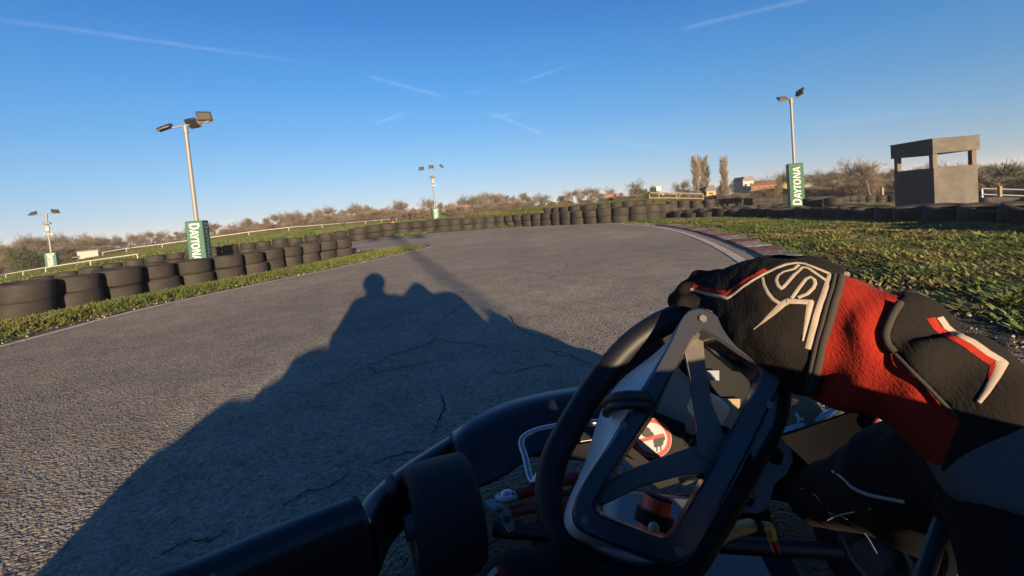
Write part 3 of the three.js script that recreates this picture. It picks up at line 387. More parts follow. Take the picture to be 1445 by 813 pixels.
{ const a = atDepth(917, 282, 40), b = atDepth(992, 279, 40); railFence([a, b].map(p => foot(p.x, p.z)), .62, 2, 1.9, 'new timber rail on top of the grass bank', timber, .06);
  const p = atDepth(930, 280, 38.5), s = group('field_sign', [p.x, land(p.x, p.z), p.z]); tag(s, 'small white notice board on a post behind the timber rail', 'sign'); const top = atDepth(930, 264, 38.5).y - land(p.x, p.z); mesh('post', box(.09, top - .1, .09, 0, (top - .1) / 2, 0), timber, s); mesh('board', box(.34, .32, .04, 0, top - .12, .05), mat(.7, .68, .6, .6), s); }
const roofs = { red: mat(.17, .07, .04, .85), grey: mat(.14, .14, .15, .8), blue: mat(.13, .20, .30, .5) }, walls = { cream: mat(.52, .46, .35, .9), brick: mat(.30, .13, .07, .9), white: mat(.40, .385, .36, .8), brown: mat(.22, .13, .08, .9), yellow: mat(.48, .36, .15, .9) }, pane = mat(.03, .04, .055, .15);
function house(px, py, dist, w, h, dp, rh, wm, rm, label, wins = 3, turn = 0) {
  const d = ray(px, py), k = dist / Math.hypot(d.x, d.z), p = EYE.clone().addScaledVector(d, k), g = group('house', [p.x, p.y, p.z], Math.atan2(-p.x, -p.z) + turn); tag(g, label, 'building');
  const y0 = land(p.x, p.z) - p.y; mesh('wall', box(w, h - y0, dp, 0, (h + y0) / 2, 0), wm, g);
  const s = new THREE.Shape([[-w / 2 - .2, 0], [w / 2 + .2, 0], [w / 2 - rh * .3, rh], [-w / 2 + rh * .3, rh]].map(q => new THREE.Vector2(...q)));
  const r = mesh('roof', new THREE.ExtrudeGeometry(s, { depth: dp + .3, bevelEnabled: false }).translate(0, h + .003, -dp / 2 - .15), rm, g); if (rh > 1) mesh('chimney', box(.5, 1.2, .5, w * .3, h + rh + .3, 0), walls.brick, r);
  for (let i = 0; i < wins; i++) { const x = -w / 2 + w * (i + .5) / wins, q = mesh('window', box(w / wins * .5, h * .36, .06, x, h * .55, dp / 2 + .02), walls.white, g); mesh('pane', box(w / wins * .38, h * .26, .03, x, h * .55, dp / 2 + .05), pane, q); }
}
house(124, 361, 66, 1.6, .5, 2.0, .1, walls.white, roofs.grey, 'white flat roofed cabin at the foot of the left wood', 0);
house(648, 298, 92, 3.6, .5, 4, .6, walls.brick, roofs.red, 'low red roofed house right of the three lamp post', 3);
house(664, 297, 94, 2.2, .5, 3, .5, walls.cream, roofs.grey, 'cream cottage beside the low red roofed house', 2);
house(872, 282, 64, 4.2, .25, 3, .16, walls.white, roofs.blue, 'long low shed with a pale blue roof on the skyline', 4);
house(860, 280, 76, 2.2, .5, 3, .25, walls.brick, roofs.red, 'small brick house behind the blue roofed shed', 2);
house(1050, 268, 74, 1.5, 1.2, 2.4, .6, walls.white, roofs.grey, 'white house with grey roof right of the poplars', 2, .5);
house(1080, 268, 70, 3.2, .65, 3.0, .28, walls.brick, roofs.red, 'long orange brick building left of the right banner post', 5);
house(1107, 262, 74, 1.4, .9, 3, .5, walls.yellow, roofs.grey, 'yellow rendered house behind the sapling', 2);
house(1004, 277, 66, 1.1, .7, 2, .7, walls.yellow, roofs.grey, 'small gabled cottage between the poplars', 1);
house(1144, 258, 76, 1.6, .6, 3, .4, walls.white, roofs.grey, 'white house right of the right banner post', 2);
{ const p = onLand(556, 326), q = group('marker_barrel', [p.x * 1.03, 0, p.z * 1.03]); q.position.y = land(q.position.x, q.position.z); tag(q, 'orange and black marker barrel behind the bend barrier', 'barrel'); mesh('barrel', new THREE.LatheGeometry([[0, 0], [.17, 0], [.19, .05], [.17, .3], [.185, .35], [.17, .62], [.15, .66], [0, .66]].map(v => new THREE.Vector2(...v)), 16), mat(.55, .12, .03, .6), q); mesh('lid', new THREE.LatheGeometry([[0, 0], [.15, 0], [.17, .1], [.12, .26], [0, .3]].map(v => new THREE.Vector2(...v)), 14).translate(0, .66, 0), lampBlack, q); q.scale.setScalar(.85); }

// ------------------------------------------------------------------ signed distance bodies
const cap = (p, a, b, ra, rb) => { const bx = b.x - a.x, by = b.y - a.y, bz = b.z - a.z, px = p.x - a.x, py = p.y - a.y, pz = p.z - a.z, h = clamp((px * bx + py * by + pz * bz) / (bx * bx + by * by + bz * bz)); return Math.hypot(px - bx * h, py - by * h, pz - bz * h) - lerp(ra, rb, h); };
const smin = (a, b, k) => { const h = clamp(.5 + .5 * (b - a) / k); return lerp(b, a, h) - k * h * (1 - h); };
const chain = (p, list, k = .02) => { let d = 1e9; for (let i = 1; i < list.length; i++) { const [a, ra] = list[i - 1], [b, rb] = list[i], q = cap(p, a, b, ra, rb); d = d > 1e8 ? q : smin(d, q, k); } return d; };
function nets(f, lo, hi, c) {                                  // naive surface nets
  const nx = Math.ceil((hi.x - lo.x) / c) + 1, ny = Math.ceil((hi.y - lo.y) / c) + 1, nz = Math.ceil((hi.z - lo.z) / c) + 1, S = new Float32Array(nx * ny * nz), p = V(0, 0, 0), at = (i, j, k) => (k * ny + j) * nx + i;
  for (let k = 0; k < nz; k++) for (let j = 0; j < ny; j++) for (let i = 0; i < nx; i++) S[at(i, j, k)] = f(p.set(lo.x + i * c, lo.y + j * c, lo.z + k * c));
  const id = new Int32Array(nx * ny * nz).fill(-1), pos = [], idx = [];
  for (let k = 0; k < nz - 1; k++) for (let j = 0; j < ny - 1; j++) for (let i = 0; i < nx - 1; i++) {
    let n = 0, x = 0, y = 0, z = 0; const v = []; for (let q = 0; q < 8; q++) v.push(S[at(i + (q & 1), j + (q >> 1 & 1), k + (q >> 2))]);
    for (const [a, b] of [[0, 1], [2, 3], [4, 5], [6, 7], [0, 2], [1, 3], [4, 6], [5, 7], [0, 4], [1, 5], [2, 6], [3, 7]]) if ((v[a] < 0) !== (v[b] < 0)) { const t = v[a] / (v[a] - v[b]); x += lerp(a & 1, b & 1, t); y += lerp(a >> 1 & 1, b >> 1 & 1, t); z += lerp(a >> 2, b >> 2, t); n++; }
    if (n) { id[at(i, j, k)] = pos.length / 3; pos.push(lo.x + (i + x / n) * c, lo.y + (j + y / n) * c, lo.z + (k + z / n) * c); }
  }
  const quad = (a, b, d, e, fl) => { if (a < 0 || b < 0 || d < 0 || e < 0) return; fl ? idx.push(a, b, d, a, d, e) : idx.push(a, d, b, a, e, d); };
  for (let k = 1; k < nz - 1; k++) for (let j = 1; j < ny - 1; j++) for (let i = 1; i < nx - 1; i++) { const s = S[at(i, j, k)] < 0;
    if (s !== S[at(i + 1, j, k)] < 0) quad(id[at(i, j - 1, k - 1)], id[at(i, j, k - 1)], id[at(i, j, k)], id[at(i, j - 1, k)], s);
    if (s !== S[at(i, j + 1, k)] < 0) quad(id[at(i - 1, j, k - 1)], id[at(i - 1, j, k)], id[at(i, j, k)], id[at(i, j, k - 1)], s);
    if (s !== S[at(i, j, k + 1)] < 0) quad(id[at(i - 1, j - 1, k)], id[at(i, j - 1, k)], id[at(i, j, k)], id[at(i - 1, j, k)], s); }
  return buf(pos, idx);
}
function hit(f, px, py, t0 = .2, t1 = 2) { const d = ray(px, py), L = d.length(); let t = t0; const p = V(0, 0, 0); for (let i = 0; i < 300 && t < t1; i++) { p.copy(EYE).addScaledVector(d, t); const s = f(p); if (s < .0004) return p.clone(); t += Math.max(.0004, s * .7) / L; } return null; }
const grad = (f, p) => { const e = .002, q = V(0, 0, 0), g = (x, y, z) => f(q.set(p.x + x, p.y + y, p.z + z)); return V(g(e, 0, 0) - g(-e, 0, 0), g(0, e, 0) - g(0, -e, 0), g(0, 0, e) - g(0, 0, -e)).normalize(); };
// a stitched strip that lies on a body: width in metres, thick enough to have an edge
function strip(f, pts, width, lift = .0008, t0 = .2) {
  const P = []; for (let i = 1; i < pts.length; i++) { const n = Math.max(2, Math.ceil(Math.hypot(pts[i][0] - pts[i - 1][0], pts[i][1] - pts[i - 1][1]) / 4)); for (let k = i === 1 ? 0 : 1; k <= n; k++) { const t = k / n, q = hit(f, lerp(pts[i - 1][0], pts[i][0], t), lerp(pts[i - 1][1], pts[i][1], t), t0); if (q) P.push(q); } }
  const pos = [], idx = [];
  P.forEach((p, i) => { const d = P[Math.min(P.length - 1, i + 1)].clone().sub(P[Math.max(0, i - 1)]).normalize(), n = grad(f, p), s = n.clone().cross(d).normalize(), t = i / Math.max(1, P.length - 1), w = (typeof width === 'function' ? width(t) : width) / 2;
    for (const k of [-1, -.5, 0, .5, 1]) { const q = p.clone().addScaledVector(s, k * w); for (let m = 0; m < 3; m++) q.addScaledVector(grad(f, q), -f(q)); const g = grad(f, q); q.addScaledVector(g, lift * (Math.abs(k) === 1 ? .35 : .8)); pos.push(q.x, q.y, q.z); }
    if (i) for (let k = 0; k < 4; k++) { const a = (i - 1) * 5 + k; idx.push(a, a + 1, a + 5, a + 1, a + 6, a + 5); } });
  return clothUVs(buf(pos, idx));
}
const clothUVs = g => { const p = g.attributes.position, u = []; for (let i = 0; i < p.count; i++) u.push(p.getX(i), p.getY(i)); g.setAttribute('uv', new THREE.Float32BufferAttribute(u, 2)); return g; };

// ------------------------------------------------------------------ the go-kart
const PSI = R(12), kart = group('go_kart', [.045, 0, 0], -PSI); kart.updateMatrixWorld(true);
tag(kart, 'black go-kart with front left wheel turned and grey framed steering wheel', 'go-kart');
const KI = kart.matrixWorld.clone().invert();
const kw = (name, g, m, parent = kart) => mesh(name, g.applyMatrix4(KI), m, parent);          // geometry given in world metres
const kl = (name, g, m, parent = kart) => mesh(name, g, m, parent);                            // geometry given in the kart's own frame (x right, z back)
const loc = v => v.clone().applyMatrix4(KI);
const scuff = dataTex(256, (u, v) => .5 + .5 * (tn(u, v, 30, 301) * .5 + tn(u, v, 90, 302) * .5 - .2 + (tn(u, v, 6, 303) > .7 ? .15 : 0)));
const plastic = mat(.011, .013, .017, .42, { roughnessMap: scuff }), plasticMatt = new THREE.MeshPhysicalMaterial({ color: col(.007, .0075, .009), roughness: .7, specularIntensity: .3, side: THREE.DoubleSide }), kartRubber = mat(.014, .014, .015, .75, { bumpMap: turfBump, bumpScale: .003 }), chrome = mat(.55, .56, .58, .28, { metalness: .9 }), alu = mat(.46, .46, .46, .45, { metalness: .6 }), redPaint = mat(.30, .018, .014, .45), tubeBlack = mat(.012, .013, .016, .45), greyMetal = mat(.16, .155, .15, .5, { metalness: .25 }), cream = mat(.58, .50, .36, .7), paleGrey = mat(.24, .235, .225, .75), white = mat(.62, .61, .58, .6);
{
  // floor pan and frame
  kl('floor_pan', box(.56, .008, 1.45, .0, .055, -.52), mat(.016, .017, .02, .5));
  for (const s of [-1, 1]) { kl('frame_rail', tube([V(s * .30, .08, .75), V(s * .30, .08, .1), V(s * .26, .08, -.5), V(s * .20, .08, -1.0), V(s * .18, .10, -1.22)], .015, 40, 8), tubeBlack); kl('side_bar', tube([V(s * .30, .09, .25), V(s * .58, .12, .2), V(s * .60, .12, -.55), V(s * .30, .09, -.6)], .012, 40, 8), tubeBlack); }
  for (const z of [-1.18, -.62, .0, .62]) kl('cross_tube', rod(V(-.28, .075, z), V(.28, .075, z), .014), tubeBlack);
  kl('front_axle_beam', rod(V(-.36, .11, -1.0), V(.36, .11, -1.0), .017), tubeBlack);
  kl('rear_axle', rod(V(-.62, .14, .46), V(.62, .14, .46), .02), alu);
  // wheels
  const wheel = (name, x, z, r, w, turn, label) => { const g = tyreGeometry(r, w, 40, r * .52).translate(0, -w / 2, 0).rotateZ(Math.PI / 2), o = kl(name, g, kartRubber); o.position.set(x, r - .002, z); o.rotation.y = turn; o.userData.label = label;
    mesh('rim', new THREE.LatheGeometry([[.018, -w * .42], [r * .42, -w * .40], [r * .55, -w * .46], [r * .55, w * .46], [r * .42, w * .40], [r * .40, -w * .2], [.018, -w * .22]].map(v => new THREE.Vector2(...v)), 28).rotateZ(Math.PI / 2), alu, o);
    mesh('hub', new THREE.CylinderGeometry(.028, .028, w * 1.16, 16).rotateZ(Math.PI / 2), greyMetal, o); return o; };
  const fl = loc(V(-.222, 0, -1.085)); wheel('front_wheel', fl.x, fl.z, .132, .155, R(12 + 21), 'front left slick tyre turned left'); wheel('front_wheel', .464, fl.z, .132, .155, R(12 + 20), 'front right slick tyre');
  wheel('rear_wheel', -.56, .46, .142, .20, 0, 'rear left slick tyre'); wheel('rear_wheel', .56, .46, .142, .20, 0, 'rear right slick tyre');
  // steering gear at the left front wheel
  { const pl = atDepth(690, 708, 1.02), pr = atDepth(722, 744, .97); const pts = [[682, 706], [700, 703], [716, 716], [726, 741], [717, 747], [704, 728], [690, 718]].map(q => onPlane(q[0], q[1], atDepth(700, 722, 1.0), V(-.1, .9, .35).normalize())); const pos = [], idx = []; const up = V(0, -.006, 0); pts.forEach(p => pos.push(p.x, p.y, p.z)); pts.forEach(p => pos.push(p.x + up.x, p.y + up.y, p.z + up.z)); const n = pts.length; for (let i = 1; i < n - 1; i++) { idx.push(0, i, i + 1, n, n + i + 1, n + i); } for (let i = 0; i < n; i++) { const j = (i + 1) % n; idx.push(i, j, n + i, j, n + j, n + i); }
    const a = kw('steering_arm', buf(pos, idx), alu); for (const [x, y] of [[703, 721], [715, 734]]) { const c = onPlane(x, y, atDepth(700, 722, .995), V(-.1, .9, .35).normalize()); const g = new THREE.CylinderGeometry(.0075, .0075, .004, 14).translate(c.x, c.y + .003, c.z); mesh('bolt_hole', g.applyMatrix4(KI), tubeBlack, a); }
    const bj = atDepth(716, 701, 1.0); const b = kw('ball_joint', new THREE.SphereGeometry(.017, 16, 12).scale(1, .8, 1).translate(bj.x, bj.y, bj.z), chrome); mesh('ball_joint_ring', new THREE.TorusGeometry(.022, .006, 8, 20).rotateX(Math.PI / 2 - .3).translate(bj.x, bj.y, bj.z).applyMatrix4(KI), alu, b);
    kw('tie_rod', rod(atDepth(728, 698, 1.0), atDepth(815, 672, 1.02), .013), redPaint); kw('tie_rod', rod(atDepth(722, 722, .98), atDepth(812, 706, .97), .010), redPaint);
    const cp = atDepth(553, 684, 1.10); kw('hub_cap', new THREE.SphereGeometry(.026, 18, 12).scale(.5, 1, 1).rotateY(.6).translate(cp.x, cp.y, cp.z), mat(.06, .065, .07, .6)); }
  // nose: low bumper band and the raised fairing over it, both mirrored about the kart's middle
  const mir = l => [...l.map(([x, y, z]) => V(x, y, z)), ...[...l].reverse().filter(q => q[0] < -.001).map(([x, y, z]) => V(-x, y, z))];
  const half = [[520, 690], [560, 656], [600, 630], [640, 606], [690, 582]].map(([px, py]) => { const q = loc(atHeight(px, py, .205)); return [q.x + .03, .14, q.z + .02]; });
  const lowLine = mir([[half[0][0] + .015, .14, half[0][2] + .10], ...half, [-.17, .14, -1.385], [0, .14, -1.40]]);
  kl('front_bumper', sweep(lowLine, roundSection(.07, .135, .03), 80), plastic);
  const topHalf = [[636, 612, .25], [660, 597, .27], [700, 574, .285], [760, 556, .295], [835, 544.5, .30]].map(([px, py, h]) => { const q = loc(atHeight(px, py, h)); return [q.x, h - .05, q.z]; });
  kl('nose_fairing', sweep(mir([...topHalf, [0, .25, topHalf[4][2] - .02]]), [[-.045, -.12], [-.055, -.03], [-.035, .03], [-.005, .05], [.05, .045], [.10, .02], [.16, -.03], [.15, -.045], [.08, -.01], [.02, .01], [-.01, -.02], [-.02, -.12]], 70), plastic);
  // side pods
  for (const s of [-1, 1]) { const lip = [[501, 697, .26], [420, 727, .275], [340, 759, .29], [250, 797, .305], [190, 822, .31]].map(([px, py, h]) => { const q = loc(atHeight(px, py, h)); return V(q.x * -s, h - .10, q.z); }); const back = [V(s * .74, .2, -.20), V(s * .74, .2, .1), V(s * .70, .19, .24)];
    const pth = [...lip, ...back]; kl('side_pod', sweep(s < 0 ? pth : pth.map(p => p.clone()), s < 0 ? [[-.02, -.12], [-.03, .06], [-.02, .085], [.0, .097], [.03, .09], [.06, .06], [.075, -.12]].map(([a, b]) => [-a, b]) : [[-.02, -.12], [-.03, .06], [-.02, .085], [.0, .097], [.03, .09], [.06, .06], [.075, -.12]], 60), plastic); }
  kl('rear_bumper', sweep([V(-.68, .22, .55), V(-.66, .22, .72), V(-.4, .22, .80), V(0, .22, .81), V(.4, .22, .80), V(.66, .22, .72), V(.68, .22, .55)], roundSection(.09, .24, .035), 50), plastic);
  // seat and engine (behind the lens, they shape the shadow)
  { const pos = [], idx = [], prof = [[-.28, .20], [-.18, .10], [.0, .085], [.16, .10], [.26, .18], [.33, .34], [.38, .52], [.40, .60]], N = 12; for (const side of [0, .012]) prof.forEach(([z, y], i) => { for (let k = 0; k <= N; k++) { const u = k / N * 2 - 1, w = lerp(.17, .20, i / 7), up = Math.pow(Math.abs(u), 4) * (i < 5 ? .16 : .05), bk = i >= 4 ? -Math.pow(Math.abs(u), 4) * .14 : 0; pos.push(u * w * (1 + side), y + up - side, z + bk + side); } }); const M = prof.length, nn = N + 1; for (let q = 0; q < 2; q++) for (let i = 0; i < M - 1; i++) for (let k = 0; k < N; k++) { const a = q * M * nn + i * nn + k; idx.push(a, a + 1, a + nn, a + 1, a + nn + 1, a + nn); } kl('seat', buf(pos, idx), mat(.03, .03, .032, .5)); }
  kl('engine', mergeGeometries([box(.24, .22, .28, .37, .22, .16, .02), box(.16, .14, .18, .37, .39, .15, .03)].map(g => g.toNonIndexed ? g : g)), greyMetal); kl('added_shadow_box', mergeGeometries([box(.26, .2, .30, -.45, .29, .26, .02), box(.2, .08, .22, -.42, .42, .24, .03)]), plasticMatt); for (const s of [-1, 1]) kl('added_wheel_guard', sweep([V(s * .6, .30, .62), V(s * .6, .335, .5), V(s * .6, .34, .38), V(s * .6, .31, .26)], roundSection(.24, .05, .012), 16), plastic); kl('exhaust', rod(V(.3, .2, .32), V(.42, .2, .66), .035), alu);  // battery box and wheel guards are added to fill out the cast shadow
  // steering column, front panel with its painted lit patch, sticker and the small gear around the pedals
  const P0 = V(.36, .45, -1.0), pn = V(-.22, .22, .95).normalize(), q3 = (x, y, o = 0) => onPlane(x, y, P0.clone().addScaledVector(pn, o), pn);
  const slab = (pix, o, th) => { const A = pix.map(q => q3(q[0], q[1], o)), pos = [], idx = [], n = A.length, c = A.reduce((a, b) => a.add(b), V(0, 0, 0)).divideScalar(n); for (const v of [c, ...A]) pos.push(v.x, v.y, v.z); for (const v of [c, ...A]) pos.push(v.x - pn.x * th, v.y - pn.y * th, v.z - pn.z * th); for (let i = 0; i < n; i++) { const j = (i + 1) % n; idx.push(0, i + 1, j + 1, n + 1, n + 2 + j, n + 2 + i); idx.push(i + 1, n + 2 + i, j + 1, j + 1, n + 2 + i, n + 2 + j); } return buf(pos, idx).toNonIndexed(); };
  const flatN = g => { g.computeVertexNormals(); return g; };
  kw('front_panel', flatN(slab([[859, 512], [861, 495], [872, 478], [890, 466], [915, 457], [945, 450], [985, 444], [1030, 446], [1062, 458], [1075, 480], [1085, 620], [1000, 668], [930, 690], [872, 640]], 0, .03)), plasticMatt).userData.label = 'upright black front panel behind the steering wheel';
  kw('panel_lit_patch', flatN(slab([[900, 520], [958, 520], [1000, 560], [990, 618], [972, 612], [926, 582], [896, 560]], .012, .008)), paleGrey);  // paler slab stands in for the sunlit part of the front panel
  kw('cream_bracket', box(.058, .052, .05, 0, 0, 0, .012).rotateZ(-.55).translate(...atDepth(999, 576, .88).toArray()), cream); kw('tray_edge', flatN(slab([[985, 563], [1045, 563], [1040, 625], [1000, 628]], .02, .01)), mat(.28, .22, .15, .8)); kw('brass_fitting', rod(atDepth(996, 598, .86), atDepth(1018, 606, .86), .012), mat(.35, .25, .10, .4, { metalness: .5 }));
  kw('blue_label', flatN(slab([[976, 523], [1015, 523], [1015, 537], [976, 537]], .022, .004)), mat(.16, .20, .27, .5));
  { const c = document.createElement('canvas'); c.width = c.height = 256; const x = c.getContext('2d'); x.fillStyle = '#d8dcdf'; x.fillRect(0, 0, 256, 256); x.fillStyle = '#15171c'; for (const [a, b, r] of [[92, 92, 34], [120, 108, 22], [168, 150, 34], [196, 128, 18], [150, 176, 14]]) { x.beginPath(); x.arc(a, b, r, 0, 7); x.fill(); } x.fillRect(150, 170, 9, 46); x.fillRect(176, 170, 9, 40); x.strokeStyle = '#d83a30'; x.lineWidth = 26; x.beginPath(); x.arc(128, 128, 112, 0, 7); x.stroke(); x.lineWidth = 22; x.beginPath(); x.moveTo(46, 150); x.lineTo(210, 106); x.stroke(); const t = new THREE.CanvasTexture(c); t.colorSpace = THREE.SRGBColorSpace;
    const p = q3(920, 618, .055), g = new THREE.CircleGeometry(.039, 40), M4 = new THREE.Matrix4().lookAt(V(0, 0, 0), pn.clone().negate(), V(0, 1, 0)); g.applyMatrix4(M4).translate(p.x, p.y, p.z); kw('warning_sticker', g, new THREE.MeshStandardMaterial({ map: t, color: col(.34, .34, .35), roughness: .5, side: THREE.DoubleSide })).userData.label = 'round red and white prohibition sticker';
    kw('sticker_block', flatN(slab([[872, 596], [905, 578], [968, 604], [962, 645], [905, 655], [876, 640]], .052, .05)), plasticMatt); }
  // tank with its red filler and clamp, yellow hose
  { const t = atDepth(930, 752, .70); kw('fuel_tank', box(.17, .13, .17, 0, 0, 0, .035).rotateY(-.3).translate(t.x, t.y - .06, t.z - .03), mat(.24, .25, .245, .5)); const a = atDepth(917, 762, .645), b = atDepth(929, 703, .66); kw('filler_pipe', rod(a, b, .0195, .0195, 20), mat(1.0, .09, .035, .4)); const d = b.clone().sub(a); kw('pipe_cap', rod(b, b.clone().addScaledVector(d, .06), .020, .017, 20), plasticMatt); const c0 = a.clone().addScaledVector(d, .34), c1 = a.clone().addScaledVector(d, .66); const cl = kw('hose_clamp', rod(c0, c1, .0255, .0255, 20), plasticMatt); const m = c0.clone().lerp(c1, .5); mesh('clamp_screw', new THREE.SphereGeometry(.0075, 10, 8).translate(m.x - .008, m.y + .006, m.z + .026).applyMatrix4(KI), cream, cl); }
  const yellow = mat(.50, .40, .10, .5); kw('fuel_hose', tube([[1004, 782, .56], [1006, 770, .56], [1018, 756, .57], [1036, 748, .58], [1060, 742, .6]].map(q => atDepth(...q)), .0085, 20, 10), yellow); kw('hose_neck', rod(atDepth(1003, 806, .55), atDepth(1004, 786, .56), .015, .012, 14), greyMetal); kw('cable_plug', tube([[1076, 744, .58], [1085, 744, .58], [1090, 760, .58]].map(q => atDepth(...q)), .006, 12, 8), yellow); kw('cable_plug', rod(atDepth(1090, 760, .58), atDepth(1097, 778, .58), .0055, .005), redPaint);
  kw('lower_tray', box(.16, .006, .05, 0, 0, 0).rotateY(-.2).translate(...atDepth(975, 806, .52).toArray()), mat(.20, .23, .22, .6));
  // pedals and loops
  kw('brake_pedal_loop', tube([[845, 596, 1.1], [800, 600, 1.1], [752, 610, 1.1], [736, 622, 1.08], [741, 645, 1.05], [752, 680, 1.0], [764, 664, 1.0]].map(q => atDepth(...q)), .0075, 40, 10), chrome).userData.label = 'bent chrome pedal loop';
  kw('throttle_pedal_loop', tube([[1172, 538, .98], [1181, 548, .98], [1183, 572, .98], [1172, 583, .97], [1145, 597, .96], [1100, 612, .95], [1058, 624, .94]].map(q => atDepth(...q)), .0085, 40, 10), chrome).userData.label = 'bent chrome pedal loop lit by the sun'; kw('pedal_plate', flatN(slab([[1164, 545], [1180, 545], [1180, 574], [1166, 578]], .02, .006)), plasticMatt);
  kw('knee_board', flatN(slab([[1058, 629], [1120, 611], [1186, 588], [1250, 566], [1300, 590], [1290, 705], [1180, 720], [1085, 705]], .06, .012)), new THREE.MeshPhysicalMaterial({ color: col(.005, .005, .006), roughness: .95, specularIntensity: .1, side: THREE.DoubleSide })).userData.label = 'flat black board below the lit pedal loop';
  kw('blue_bracket', box(.018, .058, .012, 0, 0, 0, .003).rotateZ(-.25).translate(...atDepth(1239, 664, .72).toArray()), mat(.12, .20, .34, .35)); { const p = atDepth(1258, 597, .86), b = kw('side_badge', new THREE.SphereGeometry(.032, 24, 12).scale(1, .62, .2).translate(p.x, p.y, p.z), mat(.34, .37, .40, .5)); mesh('badge_ring', new THREE.TorusGeometry(.033, .004, 8, 32).scale(1, .64, 1).translate(p.x, p.y - .002, p.z + .002).applyMatrix4(KI), redPaint, b); }
  kw('seat_stay', rod(atDepth(1346, 690, .46), atDepth(1300, 825, .42), .0075), mat(.05, .055, .06, .5)); kw('seat_flap', flatN((() => { const A = [[1332, 756], [1352, 770], [1360, 800], [1376, 830], [1330, 830], [1340, 795]].map(q => atDepth(q[0], q[1], .44)), pos = [], idx = []; A.forEach(v => pos.push(v.x, v.y, v.z)); A.forEach(v => pos.push(v.x, v.y - .004, v.z - .004)); const n = A.length; for (let i = 1; i < n - 1; i++) idx.push(0, i, i + 1, n, n + i + 1, n + i); for (let i = 0; i < n; i++) { const j = (i + 1) % n; idx.push(i, j, n + i, j, n + j, n + i); } return buf(pos, idx); })()), mat(.34, .28, .22, .9));

  // ---- steering wheel, turned to the left
  const wn = V(-.17, .55, .80).normalize(), W0 = V(.15, .61, -.50), ex = V(.55, .5, -.35); ex.addScaledVector(wn, -ex.dot(wn)).normalize(); const ey = wn.clone().cross(ex);
  const on = (px, py, o = 0) => onPlane(px, py, W0.clone().addScaledVector(wn, o), wn);
  const loop = (pix, o, n) => new THREE.CatmullRomCurve3(pix.map(q => on(q[0], q[1], o)), true, 'centripetal').getSpacedPoints(n).slice(0, n);
  const rim = kw('steering_wheel', tube([[940, 454], [895, 483], [850, 533], [803, 606], [780, 655], [775, 705], [790, 752], [830, 790], [900, 815], [960, 804], [1003, 745], [1050, 660], [1088, 585], [1094, 545], [1083, 508], [1050, 474], [1010, 450], [975, 444]].map(q => on(q[0], q[1], -.055)), .0168, 140, 16, true), new THREE.MeshPhysicalMaterial({ color: col(.006, .007, .010), roughness: .5, specularIntensity: .5 })); rim.userData.label = 'black padded steering wheel rim';
  const oP = [[972, 441], [990, 437], [1012, 447], [1050, 473], [1085, 497], [1100, 514], [1100, 535], [1080, 580], [1040, 660], [1000, 735], [976, 778], [955, 792], [930, 788], [880, 771], [835, 753], [817, 741], [811, 722], [820, 693], [860, 631], [905, 560], [945, 489]];
  const iP = [[981, 467], [989, 462], [1000, 467], [1035, 490], [1067, 512], [1076, 524], [1073, 538], [1050, 580], [1012, 654], [975, 716], [953, 752], [940, 764], [926, 762], [900, 752], [864, 738], [843, 728], [835, 715], [841, 699], [876, 643], [924, 567], [958, 506]];
  const N = 120, fo = loop(oP, 0, N), fi = loop(iP, 0, N), ctr = fo.reduce((a, b) => a.add(b), V(0, 0, 0)).divideScalar(N); fo.forEach(() => 0);
  const FO = loop(oP, 0, N), FI = loop(iP, 0, N), out = (p, o, d) => p.clone().addScaledVector(p.clone().sub(ctr).normalize(), o).addScaledVector(wn, d);
  const ringsF = [FO.map(p => out(p, .003, -.012)), FO.map(p => out(p, .003, -.003)), FO.map(p => out(p, .000, 0)), FI.map(p => out(p, 0, 0)), FI.map(p => out(p, -.003, -.003)), FI.map(p => out(p, -.004, -.05))];
  { const pos = [], idx = []; ringsF.forEach((r, k) => { for (const p of r) pos.push(p.x, p.y, p.z); const k2 = (k + 1) % 6; for (let i = 0; i < N; i++) { const j = (i + 1) % N; idx.push(k * N + i, k * N + j, k2 * N + i, k * N + j, k2 * N + j, k2 * N + i); } }); const g = buf(pos, idx).toNonIndexed(); g.computeVertexNormals(); const sm = g; kw('wheel_frame', sm, mat(.045, .05, .06, .33, { metalness: .2, roughnessMap: scuff }), rim).userData.label = 'dark frame plate of the steering wheel'; }
  { const ld = on(850, 590).sub(on(960, 640)).normalize(), sk = p => .002 + .034 * Math.max(0, p.clone().sub(ctr).normalize().dot(ld)); const rr = [FO.map(p => out(p, .0045, -.004)), FO.map(p => out(p, sk(p), -.040)), FO.map(p => out(p, sk(p) - .002, -.046)), FO.map(p => out(p, .001, -.012))], pos = [], idx = []; rr.forEach((r, k) => { for (const p of r) pos.push(p.x, p.y, p.z); const k2 = (k + 1) % 4; for (let i = 0; i < N; i++) { const j = (i + 1) % N; idx.push(k * N + i, k * N + j, k2 * N + i, k * N + j, k2 * N + j, k2 * N + i); } }); const g = buf(pos, idx); kw('frame_flange', g, mat(.80, .79, .77, .4, { roughnessMap: scuff }), rim).userData.label = 'sloping flange round the wheel frame coloured pale for skylight'; }  // flange coloured paler than the frame plate to imitate skylight on it
